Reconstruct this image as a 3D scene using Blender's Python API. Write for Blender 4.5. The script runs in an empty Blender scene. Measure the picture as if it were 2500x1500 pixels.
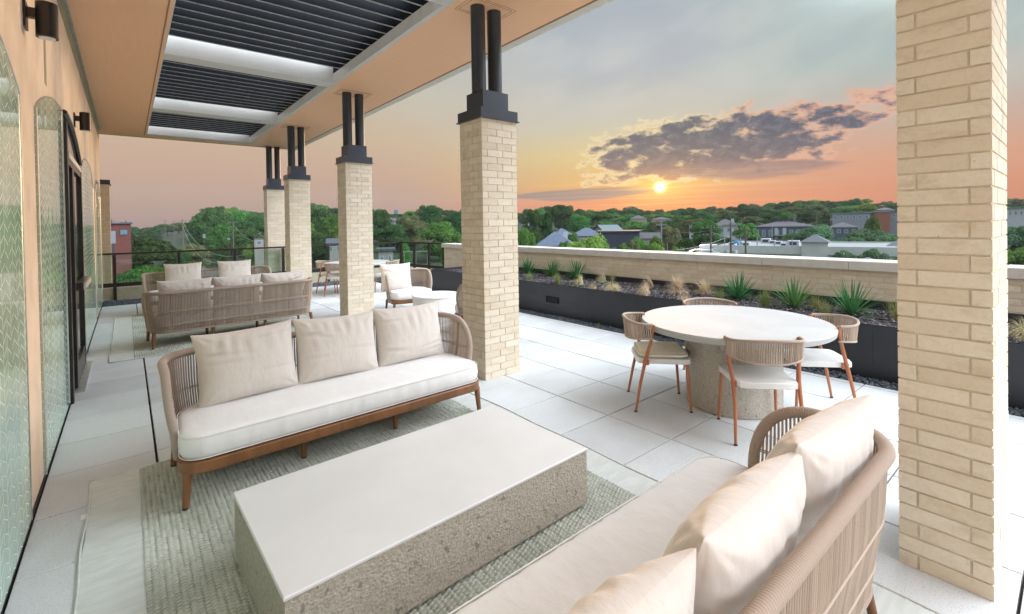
import bpy, math, random
import numpy as np
from mathutils import Vector, Matrix
S=bpy.context.scene; COL=S.collection
rnd=random.Random(7); NR=np.random.RandomState(5)
R=math.radians
# ---------------------------------------------------------------- camera
FPX,YAW,PIT,ROL,CY,HC=1144.9,0.6879,-0.011465,-0.016122,560.46,1.65
cyw,syw=math.cos(YAW),math.sin(YAW)
F0=Vector((syw,cyw,0));R0=Vector((cyw,-syw,0));U0=Vector((0,0,1))
F2=F0*math.cos(PIT)+U0*math.sin(PIT);U2=U0*math.cos(PIT)-F0*math.sin(PIT)
R3=R0*math.cos(ROL)+U2*math.sin(ROL);U3=U2*math.cos(ROL)-R0*math.sin(ROL)
cam=bpy.data.cameras.new('camera');co=bpy.data.objects.new('camera',cam);COL.objects.link(co)
M=Matrix.Identity(4)
for i in range(3): M[i][0]=R3[i];M[i][1]=U3[i];M[i][2]=-F2[i]
M[2][3]=HC
co.matrix_world=M
cam.sensor_width=36;cam.lens=FPX/2500*36;cam.shift_x=0;cam.shift_y=(CY-750)/2500
cam.clip_start=.05;cam.clip_end=9000
S.camera=co
# ---------------------------------------------------------------- view, world, sun
S.view_settings.view_transform='Standard';S.view_settings.look='None'
S.view_settings.exposure=1.0;S.view_settings.gamma=1
try:S.view_settings.use_curve_mapping=False
except Exception:pass
S.cycles.max_bounces=8;S.cycles.diffuse_bounces=4;S.cycles.glossy_bounces=4;S.cycles.transparent_max_bounces=12
def lin(r,g,b):
    f=lambda c:(c/255/12.92 if c/255<=.04045 else ((c/255+.055)/1.055)**2.4)
    return (f(r),f(g),f(b),1)
class X:
    """tiny expression wrapper over Math nodes"""
    nt=None
    def __init__(s,o):s.o=o
    @staticmethod
    def m(op,*a,clamp=False):
        n=X.nt.nodes.new('ShaderNodeMath');n.operation=op;n.use_clamp=clamp
        for i,v in enumerate(a):
            if isinstance(v,X):X.nt.links.new(v.o,n.inputs[i])
            else:n.inputs[i].default_value=v
        return X(n.outputs[0])
    def __add__(s,b):return X.m('ADD',s,b)
    __radd__=__add__
    def __sub__(s,b):return X.m('SUBTRACT',s,b)
    def __rsub__(s,b):return X.m('SUBTRACT',b,s)
    def __mul__(s,b):return X.m('MULTIPLY',s,b)
    __rmul__=__mul__
    def __truediv__(s,b):return X.m('DIVIDE',s,b)
def ss(x,a,b):
    n=X.nt.nodes.new('ShaderNodeMapRange');n.interpolation_type='SMOOTHSTEP'
    X.nt.links.new(x.o,n.inputs['Value']);n.inputs['From Min'].default_value=a;n.inputs['From Max'].default_value=b
    return X(n.outputs['Result'])
def sst(x,a,b): return ss(x,a,b) if a<b else 1-ss(x,b,a)
def mixc(f,a,b,mode='MIX'):
    n=X.nt.nodes.new('ShaderNodeMix');n.data_type='RGBA';n.blend_type=mode
    ins=[n.inputs[0],n.inputs[6],n.inputs[7]]
    for s,v in zip(ins,(f,a,b)):
        if isinstance(v,X):X.nt.links.new(v.o,s)
        elif hasattr(v,'is_linked') or isinstance(v,bpy.types.NodeSocket):X.nt.links.new(v,s)
        else:s.default_value=v
    return n.outputs[2]
def ramp(f,stops):
    n=X.nt.nodes.new('ShaderNodeValToRGB');cr=n.color_ramp
    while len(cr.elements)>1:cr.elements.remove(cr.elements[0])
    for i,(p,c) in enumerate(stops):
        e=cr.elements[0] if i==0 else cr.elements.new(p)
        e.position=p;e.color=c
    X.nt.links.new(f.o,n.inputs[0]);return n.outputs[0]
SUN_AZ,SUN_EL=57.0,4.0
W=bpy.data.worlds.new('World');S.world=W;W.use_nodes=True;nt=W.node_tree;X.nt=nt
for n in list(nt.nodes):nt.nodes.remove(n)
out=nt.nodes.new('ShaderNodeOutputWorld');bg=nt.nodes.new('ShaderNodeBackground')
tc=nt.nodes.new('ShaderNodeTexCoord');sp=nt.nodes.new('ShaderNodeSeparateXYZ');nt.links.new(tc.outputs['Generated'],sp.inputs[0])
dx,dy,dz=[X(sp.outputs[i]) for i in range(3)]
az=X.m('ARCTAN2',dx,dy)*57.2958; el=X.m('ARCSINE',dz)*57.2958
eln=X.m('MAXIMUM',el,0.)/40.
q=lambda L:[(e/40.,lin(*c)) for e,c in L]
cl=ramp(eln,q([(0,(172,144,142)),(2.5,(188,156,142)),(6,(208,172,150)),(10,(214,188,160)),(15,(208,200,180)),(22,(192,198,188)),(38,(172,190,205))]))
cm=ramp(eln,q([(0,(214,106,86)),(2,(226,124,90)),(4.5,(228,176,106)),(8,(228,206,148)),(12,(210,206,190)),(18,(198,202,206)),(26,(184,196,204)),(38,(172,192,210))]))
crr=ramp(eln,q([(0,(212,130,108)),(3,(222,142,108)),(6,(222,164,134)),(10,(206,186,172)),(15,(188,202,198)),(22,(190,208,206)),(30,(184,206,212)),(38,(172,194,212))]))
c=mixc(sst(az,22,50),cl,cm); c=mixc(sst(az,57,74),c,crr)
# soft streaks and veils high up
cv=nt.nodes.new('ShaderNodeCombineXYZ');nt.links.new((az*.05).o,cv.inputs[0]);nt.links.new((el*.11-az*.02).o,cv.inputs[1])
nz=nt.nodes.new('ShaderNodeTexNoise');nz.inputs['Scale'].default_value=1.6;nz.inputs['Detail'].default_value=5;nt.links.new(cv.outputs[0],nz.inputs['Vector'])
veil=sst(X(nz.outputs[0]),.42,.72)*sst(el,8,14)*sst(az,20,45)
c=mixc(veil*.35,c,lin(226,222,214))
veil2=sst(X(nz.outputs[0]),.58,.32)*sst(el,10,18)*sst(az,34,46)
c=mixc(veil2*.28,c,lin(168,176,190))
# sun glow
sa,se=R(SUN_AZ),R(SUN_EL);sd=(math.sin(sa)*math.cos(se),math.cos(sa)*math.cos(se),math.sin(se))
dot=dx*sd[0]+dy*sd[1]+dz*sd[2];th=X.m('ARCCOSINE',X.m('MINIMUM',dot,1.))*57.2958
ell=X.m('SQRT',(az-SUN_AZ)*(az-SUN_AZ)*.28+(el-SUN_EL)*(el-SUN_EL))
halo=X.m('EXPONENT',ell*-.70)
c=mixc(halo*.75,c,(1.0,.46,.10,1))
# clouds: detailed noise on (az,el)
def noise(ax,ay,off,scale,det,rough=.6):
    k=nt.nodes.new('ShaderNodeCombineXYZ');nt.links.new((az*ax).o,k.inputs[0]);nt.links.new((el*ay+off).o,k.inputs[1])
    n=nt.nodes.new('ShaderNodeTexNoise');n.inputs['Scale'].default_value=scale;n.inputs['Detail'].default_value=det;n.inputs['Roughness'].default_value=rough
    nt.links.new(k.outputs[0],n.inputs['Vector']);return X(n.outputs[0])
n1=noise(.34,.70,3.1,1.0,9,.58);n4=noise(.9,1.5,5.,1.0,6,.6);n2=noise(.06,.7,9.,1.2,6,.55)
a1=az-61.8;e1=el-(8.3+a1*.06)
f1=1.-X.m('POWER',X.m('ABSOLUTE',a1)/12.3,3.)-X.m('POWER',X.m('ABSOLUTE',e1)/3.3,2.6)
a5=az-70.;e5=el-(9.4+a5*.12)
f5=.8-a5*a5/72.-e5*e5/3.2
m1=X.m('MAXIMUM',f1,f5)*.50+(n1-.5)*2.9+.10
up=sst(el,6.2,7.5)
a4=az-66.;e4=el-5.6
f4=1.0-a4*a4/110.-X.m('ABSOLUTE',e4)/1.2
m4=f4*.9+(n2-.5)*1.4
a2=az-48.;e2=el-(3.5+a2*.03)
f2=1.0-a2*a2/120.-X.m('ABSOLUTE',e2)/.9
m2=f2*1.1+(n2-.5)*1.0
a3=az-75.;e3=el-(11.+a3*.02)
f3=1.0-a3*a3/90.-X.m('ABSOLUTE',e3)/1.6
m3=f3*.5+(n1-.52)*2.6
rim=lin(255,232,184);pk=lin(240,186,158)
c=mixc(sst(m3,.0,.3)*.8,c,pk)
c=mixc(sst(m3,.28,.62)*.75,c,lin(150,140,146))
c=mixc(sst(m1,-.20,.08)*.75,c,mixc(sst(az,58,70),rim,pk))
cc=ramp(eln,q([(4.5,(150,104,96)),(6,(112,94,106)),(8,(86,88,110)),(10,(68,82,108)),(13,(78,94,118))]))
cc=mixc(sst(n4,.42,.66)*.22,cc,lin(176,170,176))
c=mixc(sst(m1,.0,.42)*.97,c,cc)
c=mixc(sst(m4,.0,.5)*.8,c,lin(146,116,122))
c=mixc(sst(m2,.05,.45)*.85,c,lin(124,118,128))
# thin gold bands by the sun
n3=noise(.04,2.2,1.,1.3,4,.5)
gb=sst(n3,.5,.62)*X.m('EXPONENT',ell*-.30)
c=mixc(gb*sst(el,6.5,4.6)*.85,c,(1.0,.62,.16,1))
core=X.m('EXPONENT',th*th*-6.);cor2=X.m('EXPONENT',ell*-1.0)
em=nt.nodes.new('ShaderNodeMix');em.data_type='RGBA'
vadd=mixc(1.0,c,mixc(core,(0,0,0,1),(9,6.5,3.2,1)),'ADD')
vadd=mixc(1.0,vadd,mixc(cor2,(0,0,0,1),(1.0,.46,.03,1)),'ADD')
# added fill light: out-of-frame sky overhead, behind and to the right made brighter
fwd=dx*syw+dy*cyw
side=dx*.643-dy*.766
bright=.435+sst(el,36,60)*.35+sst(fwd,-.05,-.6)*sst(el,-2,12)*.6+sst(side,.30,.62)*sst(el,18,32)*7.4
sc_=nt.nodes.new('ShaderNodeVectorMath');sc_.operation='SCALE'
neutral=mixc(X.m('MINIMUM',sst(el,36,60)+sst(fwd,-.05,-.6)+sst(side,.30,.62)*sst(el,18,32),1.),vadd,(.585,.625,.68,1))
nt.links.new(neutral,sc_.inputs[0]);nt.links.new(bright.o,sc_.inputs['Scale'])
nis=nt.nodes.new('ShaderNodeTexSky');nis.sky_type='NISHITA';nis.sun_disc=False;nis.sun_elevation=R(SUN_EL);nis.sun_rotation=R(SUN_AZ)
ns=nt.nodes.new('ShaderNodeVectorMath');ns.operation='SCALE';nt.links.new(nis.outputs[0],ns.inputs[0]);ns.inputs['Scale'].default_value=.0025
ad=nt.nodes.new('ShaderNodeVectorMath');ad.operation='ADD';nt.links.new(sc_.outputs[0],ad.inputs[0]);nt.links.new(ns.outputs[0],ad.inputs[1])
nt.links.new(ad.outputs[0],bg.inputs[0]);bg.inputs[1].default_value=1.0
nt.links.new(bg.outputs[0],out.inputs[0])
L=bpy.data.lights.new('sun','SUN');L.energy=1.3;L.angle=R(10);L.color=(1,.62,.34);lo=bpy.data.objects.new('sun',L);COL.objects.link(lo)
lo.rotation_euler=Vector(sd).to_track_quat('Z','Y').to_euler()

# ---------------------------------------------------------------- mesh helpers
class MB:
    def __init__(s):s.v=[];s.f=[];s.mi=[];s.m=0
    def add(s,vs,fs):
        o=len(s.v);s.v.extend([tuple(p) for p in vs]);s.f.extend([tuple(i+o for i in f) for f in fs]);s.mi.extend([s.m]*len(fs));return s
    def box(s,x0,x1,y0,y1,z0,z1):
        return s.add([(x0,y0,z0),(x1,y0,z0),(x1,y1,z0),(x0,y1,z0),(x0,y0,z1),(x1,y0,z1),(x1,y1,z1),(x0,y1,z1)],
          [(0,3,2,1),(4,5,6,7),(0,1,5,4),(1,2,6,5),(2,3,7,6),(3,0,4,7)])
    def cbox(s,x0,x1,y0,y1,z0,z1,b):
        """box with a chamfered top and vertical edges"""
        r=[]
        for z,i in ((z0,0),(z1-b,0),(z1,b)):
            r.append([(x0+i,y0+i,z),(x1-i,y0+i,z),(x1-i,y1-i,z),(x0+i,y1-i,z)])
        return s.loft(r)
    def obox(s,c,ax,ay,az_,hx,hy,hz):
        c=Vector(c);P=[]
        for k in (-1,1):
            for a,b in ((-1,-1),(1,-1),(1,1),(-1,1)):P.append(c+ax*(a*hx)+ay*(b*hy)+az_*(k*hz))
        return s.add(P,[(0,3,2,1),(4,5,6,7),(0,1,5,4),(1,2,6,5),(2,3,7,6),(3,0,4,7)])
    def loft(s,rings,cap=True,closed=True):
        n=len(rings[0]);vs=[p for r in rings for p in r];fs=[]
        for i in range(len(rings)-1):
            for j in range(n if closed else n-1):
                a=i*n+j;b=i*n+(j+1)%n;fs.append((a,b,b+n,a+n))
        if cap:
            fs.append(tuple(range(n-1,-1,-1)));fs.append(tuple((len(rings)-1)*n+j for j in range(n)))
        return s.add(vs,fs)
    def tube(s,path,r,n=8,closed=False,cap=True,flat=1.):
        P=[Vector(p) for p in path];N=len(P);rr=r if isinstance(r,(list,tuple)) else [r]*N;rings=[];up=None
        for i in range(N):
            if closed:t=P[(i+1)%N]-P[i-1]
            else:t=P[min(i+1,N-1)]-P[max(i-1,0)]
            if t.length<1e-9:t=Vector((0,0,1))
            t.normalize()
            if up is None:
                a=Vector((0,0,1)) if abs(t.z)<.9 else Vector((1,0,0));up=(a-t*a.dot(t)).normalized()
            else:
                up=up-t*up.dot(t)
                if up.length<1e-6:up=Vector((1,0,0))
                up.normalize()
            sd_=t.cross(up)
            rings.append([P[i]+up*(math.cos(2*math.pi*k/n)*rr[i]*flat)+sd_*(math.sin(2*math.pi*k/n)*rr[i]) for k in range(n)])
        if closed:
            rings.append(rings[0]);return s.loft(rings,cap=False)
        return s.loft(rings,cap=cap)
    def lathe(s,prof,n=48,c=(0,0)):
        rings=[[(c[0]+r*math.cos(2*math.pi*k/n),c[1]+r*math.sin(2*math.pi*k/n),z) for k in range(n)] for r,z in prof]
        return s.loft(rings)
    def prism(s,poly,f0,f1,axis='x'):
        """poly in 2D; axis x -> (y,z) poly extruded along x"""
        def P(a,b,t):return (t,a,b) if axis=='x' else ((a,t,b) if axis=='y' else (a,b,t))
        return s.loft([[P(a,b,f0) for a,b in poly],[P(a,b,f1) for a,b in poly]])
LOCAL=False
def mk(name,mb,mats,parent=None,loc=None,smooth=False,angle=None):
    me=bpy.data.meshes.new(name)
    o3=Vector((0,0,0))
    if loc is not None:o3=Vector(loc)
    elif parent is not None and not LOCAL:
        o3=Vector(parent.location)
        if parent.parent is not None:o3=o3+Vector(parent.parent.location)
    if isinstance(mb,MB):
        vs=np.array(mb.v,dtype=np.float32)-np.array(o3,dtype=np.float32)
        me.from_pydata(vs.tolist(),[],mb.f)
        if not isinstance(mats,(list,tuple)):mats=[mats]
        for m in mats:me.materials.append(m)
        if len(mats)>1:me.polygons.foreach_set('material_index',mb.mi)
    else:
        vs,fs=mb;vs=vs-np.array(o3);n=len(vs);k=fs.shape[1]
        me.vertices.add(n);me.vertices.foreach_set('co',vs.astype(np.float32).ravel())
        me.loops.add(fs.size);me.loops.foreach_set('vertex_index',fs.astype(np.int32).ravel())
        me.polygons.add(len(fs));me.polygons.foreach_set('loop_start',np.arange(0,fs.size,k,dtype=np.int32));me.polygons.foreach_set('loop_total',np.full(len(fs),k,dtype=np.int32))
        if not isinstance(mats,(list,tuple)):mats=[mats]
        for m in mats:me.materials.append(m)
        me.update(calc_edges=True)
    if smooth:
        me.polygons.foreach_set('use_smooth',[True]*len(me.polygons))
        if angle:
            try:me.set_sharp_from_angle(angle=R(angle))
            except Exception:pass
    me.update()
    ob=bpy.data.objects.new(name,me);COL.objects.link(ob)
    if parent is not None:ob.parent=parent
    elif loc is not None:ob.location=o3
    return ob
def tag(o,label=None,cat=None,group=None,kind=None):
    if label:o['label']=label
    if cat:o['category']=cat
    if group:o['group']=group
    if kind:o['kind']=kind
    return o
def thing(name,label,cat,loc=(0,0,0),rz=0,group=None):
    o=bpy.data.objects.new(name,None);COL.objects.link(o);o.empty_display_size=.1
    o.location=loc;o.rotation_euler=(0,0,rz);return tag(o,label,cat,group)
def dup(root,loc,rz=0,label=None,scale=None,group=None):
    r=root.copy();COL.objects.link(r);r.location=loc;r.rotation_euler=(0,0,rz)
    if scale is not None:r.scale=scale
    if label:r['label']=label
    if group:r['group']=group
    for ch in list(root.children):
        c_=ch.copy();COL.objects.link(c_);c_.parent=r
        for g in list(ch.children):
            d=g.copy();COL.objects.link(d);d.parent=c_
    return r
# ---------------------------------------------------------------- materials
def newmat(name):
    m=bpy.data.materials.new(name);m.use_nodes=True;X.nt=m.node_tree
    b=m.node_tree.nodes['Principled BSDF'];return m,m.node_tree,b
def tcobj(nt,kind='Object'):
    n=nt.nodes.new('ShaderNodeTexCoord');return n.outputs[kind]
def nz_(nt,vec,scale,det=4,rough=.5,scl=None):
    if scl:
        mp=nt.nodes.new('ShaderNodeMapping');mp.inputs['Scale'].default_value=scl;nt.links.new(vec,mp.inputs[0]);vec=mp.outputs[0]
    n=nt.nodes.new('ShaderNodeTexNoise');n.inputs['Scale'].default_value=scale;n.inputs['Detail'].default_value=det;n.inputs['Roughness'].default_value=rough
    nt.links.new(vec,n.inputs['Vector']);return X(n.outputs[0])
def bump(nt,b,h,dist,strength=1.,prev=None):
    n=nt.nodes.new('ShaderNodeBump');n.inputs['Distance'].default_value=dist;n.inputs['Strength'].default_value=strength
    nt.links.new(h.o,n.inputs['Height'])
    if prev is not None:nt.links.new(prev,n.inputs['Normal'])
    nt.links.new(n.outputs[0],b.inputs['Normal']);return n.outputs[0]
def mat(name,col,rough=.6,metal=0,var=.12,nscale=8,bs=None,bd=.002,scl=None,isl=0,objv=0,spec=.5,col2=None,det=5):
    """noise-varied principled material"""
    m,nt,b=newmat(name);v=tcobj(nt)
    n=nz_(nt,v,nscale,det,.6,scl)
    c1=tuple(x*(1-var) for x in col);c2_=col2 or tuple(min(1,x*(1+var)) for x in col)
    c=mixc(sst(n,.3,.7),(*c1,1),(*c2_,1))
    if isl or objv:
        if isl:
            g=nt.nodes.new('ShaderNodeNewGeometry');r=X(g.outputs['Random Per Island']);a=isl
        else:
            g=nt.nodes.new('ShaderNodeObjectInfo');r=X(g.outputs['Random']);a=objv
        h=nt.nodes.new('ShaderNodeHueSaturation');nt.links.new(c,h.inputs['Color'])
        nt.links.new((r*(2*a)+(1-a)).o,h.inputs['Value'])
        c=h.outputs[0]
    nt.links.new(c,b.inputs['Base Color'])
    b.inputs['Roughness'].default_value=rough;b.inputs['Metallic'].default_value=metal
    b.inputs['Specular IOR Level'].default_value=spec
    if bs:bump(nt,b,nz_(nt,v,bs,5,.65,scl),bd)
    return m
MT={}
MT['paver']=None
m,nt,b=newmat('paver_stone');v=tcobj(nt)
g=nt.nodes.new('ShaderNodeNewGeometry');ri=X(g.outputs['Random Per Island'])
fine=nz_(nt,v,260,3,.7);sp2=nz_(nt,v,120,2,.5);big=nz_(nt,v,1.1,5,.6)
c=mixc(sst(fine,.35,.65),(.54,.565,.57,1),(.70,.725,.73,1))
c=mixc(sst(sp2,.62,.68)*.6,c,(.25,.25,.26,1))
c=mixc(sst(big,.42,.72)*.45,c,(.44,.43,.41,1))
h=nt.nodes.new('ShaderNodeHueSaturation');nt.links.new(c,h.inputs['Color']);nt.links.new((ri*.20+.87).o,h.inputs['Value']);nt.links.new(h.outputs[0],b.inputs['Base Color'])
b.inputs['Roughness'].default_value=.62;bump(nt,b,fine,.0012,.6);MT['paver']=m
def brickmat(name,c1,c2,stain):
    m,nt,b=newmat(name);v=tcobj(nt)
    g=nt.nodes.new('ShaderNodeNewGeometry');ri=X(g.outputs['Random Per Island'])
    n=nz_(nt,v,5,6,.65,(1,1,2.4));f=nz_(nt,v,60,5,.7);pits=nz_(nt,v,34,2,.4)
    c=mixc(ri,(*c1,1),(*c2,1));c=mixc(sst(n,.48,.75)*.6,c,(*stain,1));c=mixc(sst(f,.4,.8)*.25,c,(*[x*.7 for x in c1],1))
    c=mixc(sst(pits,.79,.82)*.7,c,(.08,.06,.04,1))
    nt.links.new(c,b.inputs['Base Color']);b.inputs['Roughness'].default_value=.85
    bump(nt,b,f,.004,.7);return m
MT['brick']=brickmat('cream_brick',(.67,.575,.435),(.76,.685,.55),(.53,.42,.28))
MT['mortar']=mat('mortar',(.60,.53,.41),.95,bs=90,bd=.003)
MT['stucco']=mat('stucco',(.76,.66,.54),.9,var=.10,nscale=3,bs=140,bd=.004)
MT['olive']=mat('joint_and_shade_olive',(.30,.31,.22),.7,var=.15)  # for the control joint and the painted shade band at the wall head
MT['zinc']=mat('galvanised_edge',(.55,.58,.58),.35,.8)
# wood look soffit
m,nt,b=newmat('soffit_wood');v=tcobj(nt)
n=nz_(nt,v,3.,8,.6,(14,.5,1));n2_=nz_(nt,v,.5,4)
c=mixc(sst(n,.3,.72),(.97,.55,.32,1),(.98,.61,.37,1));c=mixc(sst(n2_,.4,.7)*.3,c,(.97,.60,.37,1))
nt.links.new(c,b.inputs['Base Color']);b.inputs['Roughness'].default_value=.38;MT['soffit']=m
MT['trim']=mat('soffit_trim',(.33,.19,.10),.5)
MT['white']=mat('white_paint',(.66,.655,.63),.45,var=.04,nscale=2)
MT['cream']=mat('cream_fascia',(.74,.70,.62),.5,var=.05)
MT['louvre']=mat('louvre_metal',(.012,.014,.018),.75,.0,var=.1,spec=.12)
MT['lip']=mat('louvre_lip',(.42,.42,.42),.4,.2)
MT['steel']=mat('charcoal_steel',(.055,.065,.08),.35,.4,var=.1,nscale=3)
MT['bronze']=mat('dark_bronze',(.045,.038,.034),.32,.6,var=.1)
MT['planter']=mat('planter_steel',(.030,.034,.042),.42,.3,var=.15,nscale=1.5)
MT['coping']=mat('cast_coping',(.58,.55,.51),.7,var=.06,nscale=5,bs=60,bd=.001)
MT['curb']=mat('curb_render',(.40,.38,.28),.9,var=.1,bs=80)
MT['pebble']=mat('black_pebbles',(.085,.10,.12),.55,var=.4,isl=.55,nscale=40)
MT['mulch']=mat('bark_mulch',(.10,.09,.095),.9,var=.5,isl=.8,nscale=30)
MT['soil']=mat('planter_soil',(.045,.038,.035),1.,bs=60,bd=.01)
MT['rubber']=mat('black_rubber',(.02,.02,.02),.7)
# fabric
def fabric(name,col,wr):
    m,nt,b=newmat(name);v=tcobj(nt)
    w=nz_(nt,v,500,2,.5);s=nz_(nt,v,4,4,.55,(1,1,1));fol=nz_(nt,v,7,4,.5,(1.5,.8,.8))
    c=mixc(sst(s,.35,.65),(*[x*.95 for x in col],1),(*col,1));c=mixc(sst(w,.3,.7)*.12,c,(*[x*.7 for x in col],1))
    nt.links.new(c,b.inputs['Base Color']);b.inputs['Roughness'].default_value=.9
    try:b.inputs['Sheen Weight'].default_value=.25
    except Exception:pass
    p=bump(nt,b,fol,.018*wr,.7);bump(nt,b,w,.0008,.5,p);return m
MT['seat_fab']=fabric('seat_fabric',(.83,.82,.81),.5)
MT['pillow_fab']=fabric('pillow_fabric',(.70,.64,.585),.9)
MT['piping']=mat('cushion_piping',(.56,.50,.44),.9)
def rope(name,col):
    m,nt,b=newmat(name);v=tcobj(nt)
    g=nt.nodes.new('ShaderNodeNewGeometry');ri=X(g.outputs['Random Per Island'])
    n=nz_(nt,v,220,3,.6)
    c=mixc(ri*.8+n*.3,(*[x*.8 for x in col],1),(*[min(1,x*1.15) for x in col],1))
    nt.links.new(c,b.inputs['Base Color']);b.inputs['Roughness'].default_value=.85;bump(nt,b,n,.0015,.7);return m
MT['rope']=rope('taupe_rope',(.42,.33,.26))
MT['rope_rim']=rope('taupe_rope_wrap',(.43,.345,.285))
MT['frame_dk']=mat('woven_frame',(.30,.23,.18),.6)
MT['teak']=mat('teak_leg',(.215,.095,.038),.42,var=.2,nscale=10,scl=(1,1,.15))
MT['terra']=mat('terracotta_metal',(.42,.15,.065),.42,var=.06)
MT['chairwhite']=mat('white_seat',(.76,.75,.73),.45,var=.03)
MT['creamcush']=mat('cream_cushion',(.80,.76,.62),.85,var=.04)
# concrete table
m,nt,b=newmat('rough_concrete');v=tcobj(nt)
n=nz_(nt,v,55,6,.75);vz=nt.nodes.new('ShaderNodeTexVoronoi');vz.inputs['Scale'].default_value=85;nt.links.new(v,vz.inputs['Vector']);pv=X(vz.outputs['Distance'])
g1=nz_(nt,v,22,4,.6)
c=mixc(sst(n,.3,.7),(.42,.37,.305,1),(.62,.56,.48,1));c=mixc(sst(g1,.62,.68)*.6,c,(.16,.15,.13,1))
nt.links.new(c,b.inputs['Base Color']);b.inputs['Roughness'].default_value=.92
p=bump(nt,b,n,.014,.9);bump(nt,b,pv,.006,.7,p);MT['rough']=m
MT['smooth']=mat('smooth_concrete_top',(.70,.70,.69),.42,var=.04,nscale=1.6,bs=200,bd=.0004)
MT['roundtop']=mat('round_table_top',(.42,.42,.41),.65,var=.07,nscale=2.2)
MT['drum']=mat('white_drum',(.78,.77,.74),.4,var=.02)
# rug
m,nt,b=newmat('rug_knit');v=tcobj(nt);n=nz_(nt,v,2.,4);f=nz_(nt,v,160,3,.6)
c=mixc(sst(n,.3,.7),(.36,.385,.325,1),(.55,.58,.51,1));c=mixc(sst(f,.4,.7)*.3,c,(.24,.25,.2,1));s3=nt.nodes.new('ShaderNodeSeparateXYZ');nt.links.new(v,s3.inputs[0]);c=mixc(sst(X(s3.outputs[2]),.001,.009),(.12,.125,.10,1),c);nt.links.new(c,b.inputs['Base Color']);b.inputs['Roughness'].default_value=.95;bump(nt,b,f,.002,.6);MT['rug']=m  # low parts between knots get a darker colour, crevice shade painted by height
m,nt,b=newmat('rug_flat_weave');v=tcobj(nt);n=nz_(nt,v,1.,5,.6,(6,22,1));w=nz_(nt,v,1.,3,.5,(150,600,1))
c=mixc(sst(n,.35,.65),(.55,.58,.55,1),(.62,.65,.63,1));nt.links.new(c,b.inputs['Base Color']);b.inputs['Roughness'].default_value=.95;p=bump(nt,b,n,.0004,.5);bump(nt,b,w,.002,.8,p);MT['rugflat']=m
# patterned glazing: etched zigzag lines on pale green glass (object coords y,z in metres)
m,nt,b=newmat('etched_glass');v=tcobj(nt);s3=nt.nodes.new('ShaderNodeSeparateXYZ');nt.links.new(v,s3.inputs[0])
yy,zz=X(s3.outputs[1]),X(s3.outputs[2])
w_=.095
cidx=X.m('FLOOR',yy/w_);fr=X.m('FRACT',yy/w_);par=X.m('ABSOLUTE',X.m('MODULO',cidx,2.))
slope=(par*2-1)*.5
ph=X.m('FRACT',(zz+slope*fr*w_+cidx*.031)/.066)
dash=X.m('LESS_THAN',ph,.075)*X.m('LESS_THAN',X.m('ABSOLUTE',fr-.5),.40)
blk=X.m('FLOOR',(zz+cidx*.13)/.315);on=X.m('GREATER_THAN',X.m('FRACT',blk*.5+cidx*.37),.3)
vert=X.m('LESS_THAN',fr,.05)*on
ln=X.m('MINIMUM',dash+vert,1.)
n=nz_(nt,v,1.2,4)
c=mixc(sst(n,.3,.7),(.32,.50,.40,1),(.46,.66,.55,1));c=mixc(ln*.8,c,(.80,.9,.84,1))
nt.links.new(c,b.inputs['Base Color']);nt.links.new((ln*.35+.06).o,b.inputs['Roughness'])
b.inputs['IOR'].default_value=2.0;b.inputs['Specular IOR Level'].default_value=.8
pq=bump(nt,b,nz_(nt,v,1.3,3,.4,(1,3.5,.6)),.014,.3);bump(nt,b,ln,.002,.5,pq);MT['etched']=m
def glassmat(name,tint,rough=.0,mixv=.12):
    m,nt,b=newmat(name);o=nt.nodes['Material Output']
    t=nt.nodes.new('ShaderNodeBsdfTransparent');t.inputs[0].default_value=(*tint,1)
    g=nt.nodes.new('ShaderNodeBsdfGlossy');g.inputs['Roughness'].default_value=.02
    lw=nt.nodes.new('ShaderNodeLayerWeight');fz_=X.m('POWER',X(lw.outputs['Facing']),4.)*.5+.03
    mx=nt.nodes.new('ShaderNodeMixShader');nt.links.new(fz_.o,mx.inputs[0]);nt.links.new(t.outputs[0],mx.inputs[1]);nt.links.new(g.outputs[0],mx.inputs[2]);nt.links.new(mx.outputs[0],o.inputs[0]);return m
MT['glass']=glassmat('rail_glass',(.86,.93,.90))
MT['darkglass']=mat('dark_glass',(.02,.022,.022),.06,var=.1,spec=.8)
def leafmat(name,c1,c2,objv=.3,tr=.35):
    m,nt,b=newmat(name);o=nt.nodes['Material Output'];v=tcobj(nt)
    g=nt.nodes.new('ShaderNodeNewGeometry');ri=X(g.outputs['Random Per Island'])
    oi=nt.nodes.new('ShaderNodeObjectInfo');r=X(oi.outputs['Random'])
    n=nz_(nt,v,.35,3)
    c=mixc(ri*.6+sst(n,.3,.7)*.4,(*c1,1),(*c2,1))
    h=nt.nodes.new('ShaderNodeHueSaturation');nt.links.new(c,h.inputs['Color']);nt.links.new((r*(2*objv)+(1-objv)).o,h.inputs['Value']);nt.links.new((X.m('FRACT',r*7.3)*.07+.465).o,h.inputs['Hue'])
    d=nt.nodes.new('ShaderNodeBsdfDiffuse');t=nt.nodes.new('ShaderNodeBsdfTranslucent');mx=nt.nodes.new('ShaderNodeMixShader');mx.inputs[0].default_value=tr
    nt.links.new(h.outputs[0],d.inputs[0]);nt.links.new(h.outputs[0],t.inputs[0]);nt.links.new(d.outputs[0],mx.inputs[1]);nt.links.new(t.outputs[0],mx.inputs[2]);nt.links.new(mx.outputs[0],o.inputs[0]);return m
MT['leafD']=leafmat('foliage_deep_green',(.03,.075,.025),(.065,.145,.045))
MT['leafM']=leafmat('foliage_mid_green',(.06,.145,.035),(.12,.25,.06))
MT['leafL']=leafmat('foliage_light_green',(.10,.20,.045),(.17,.30,.07))
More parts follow.
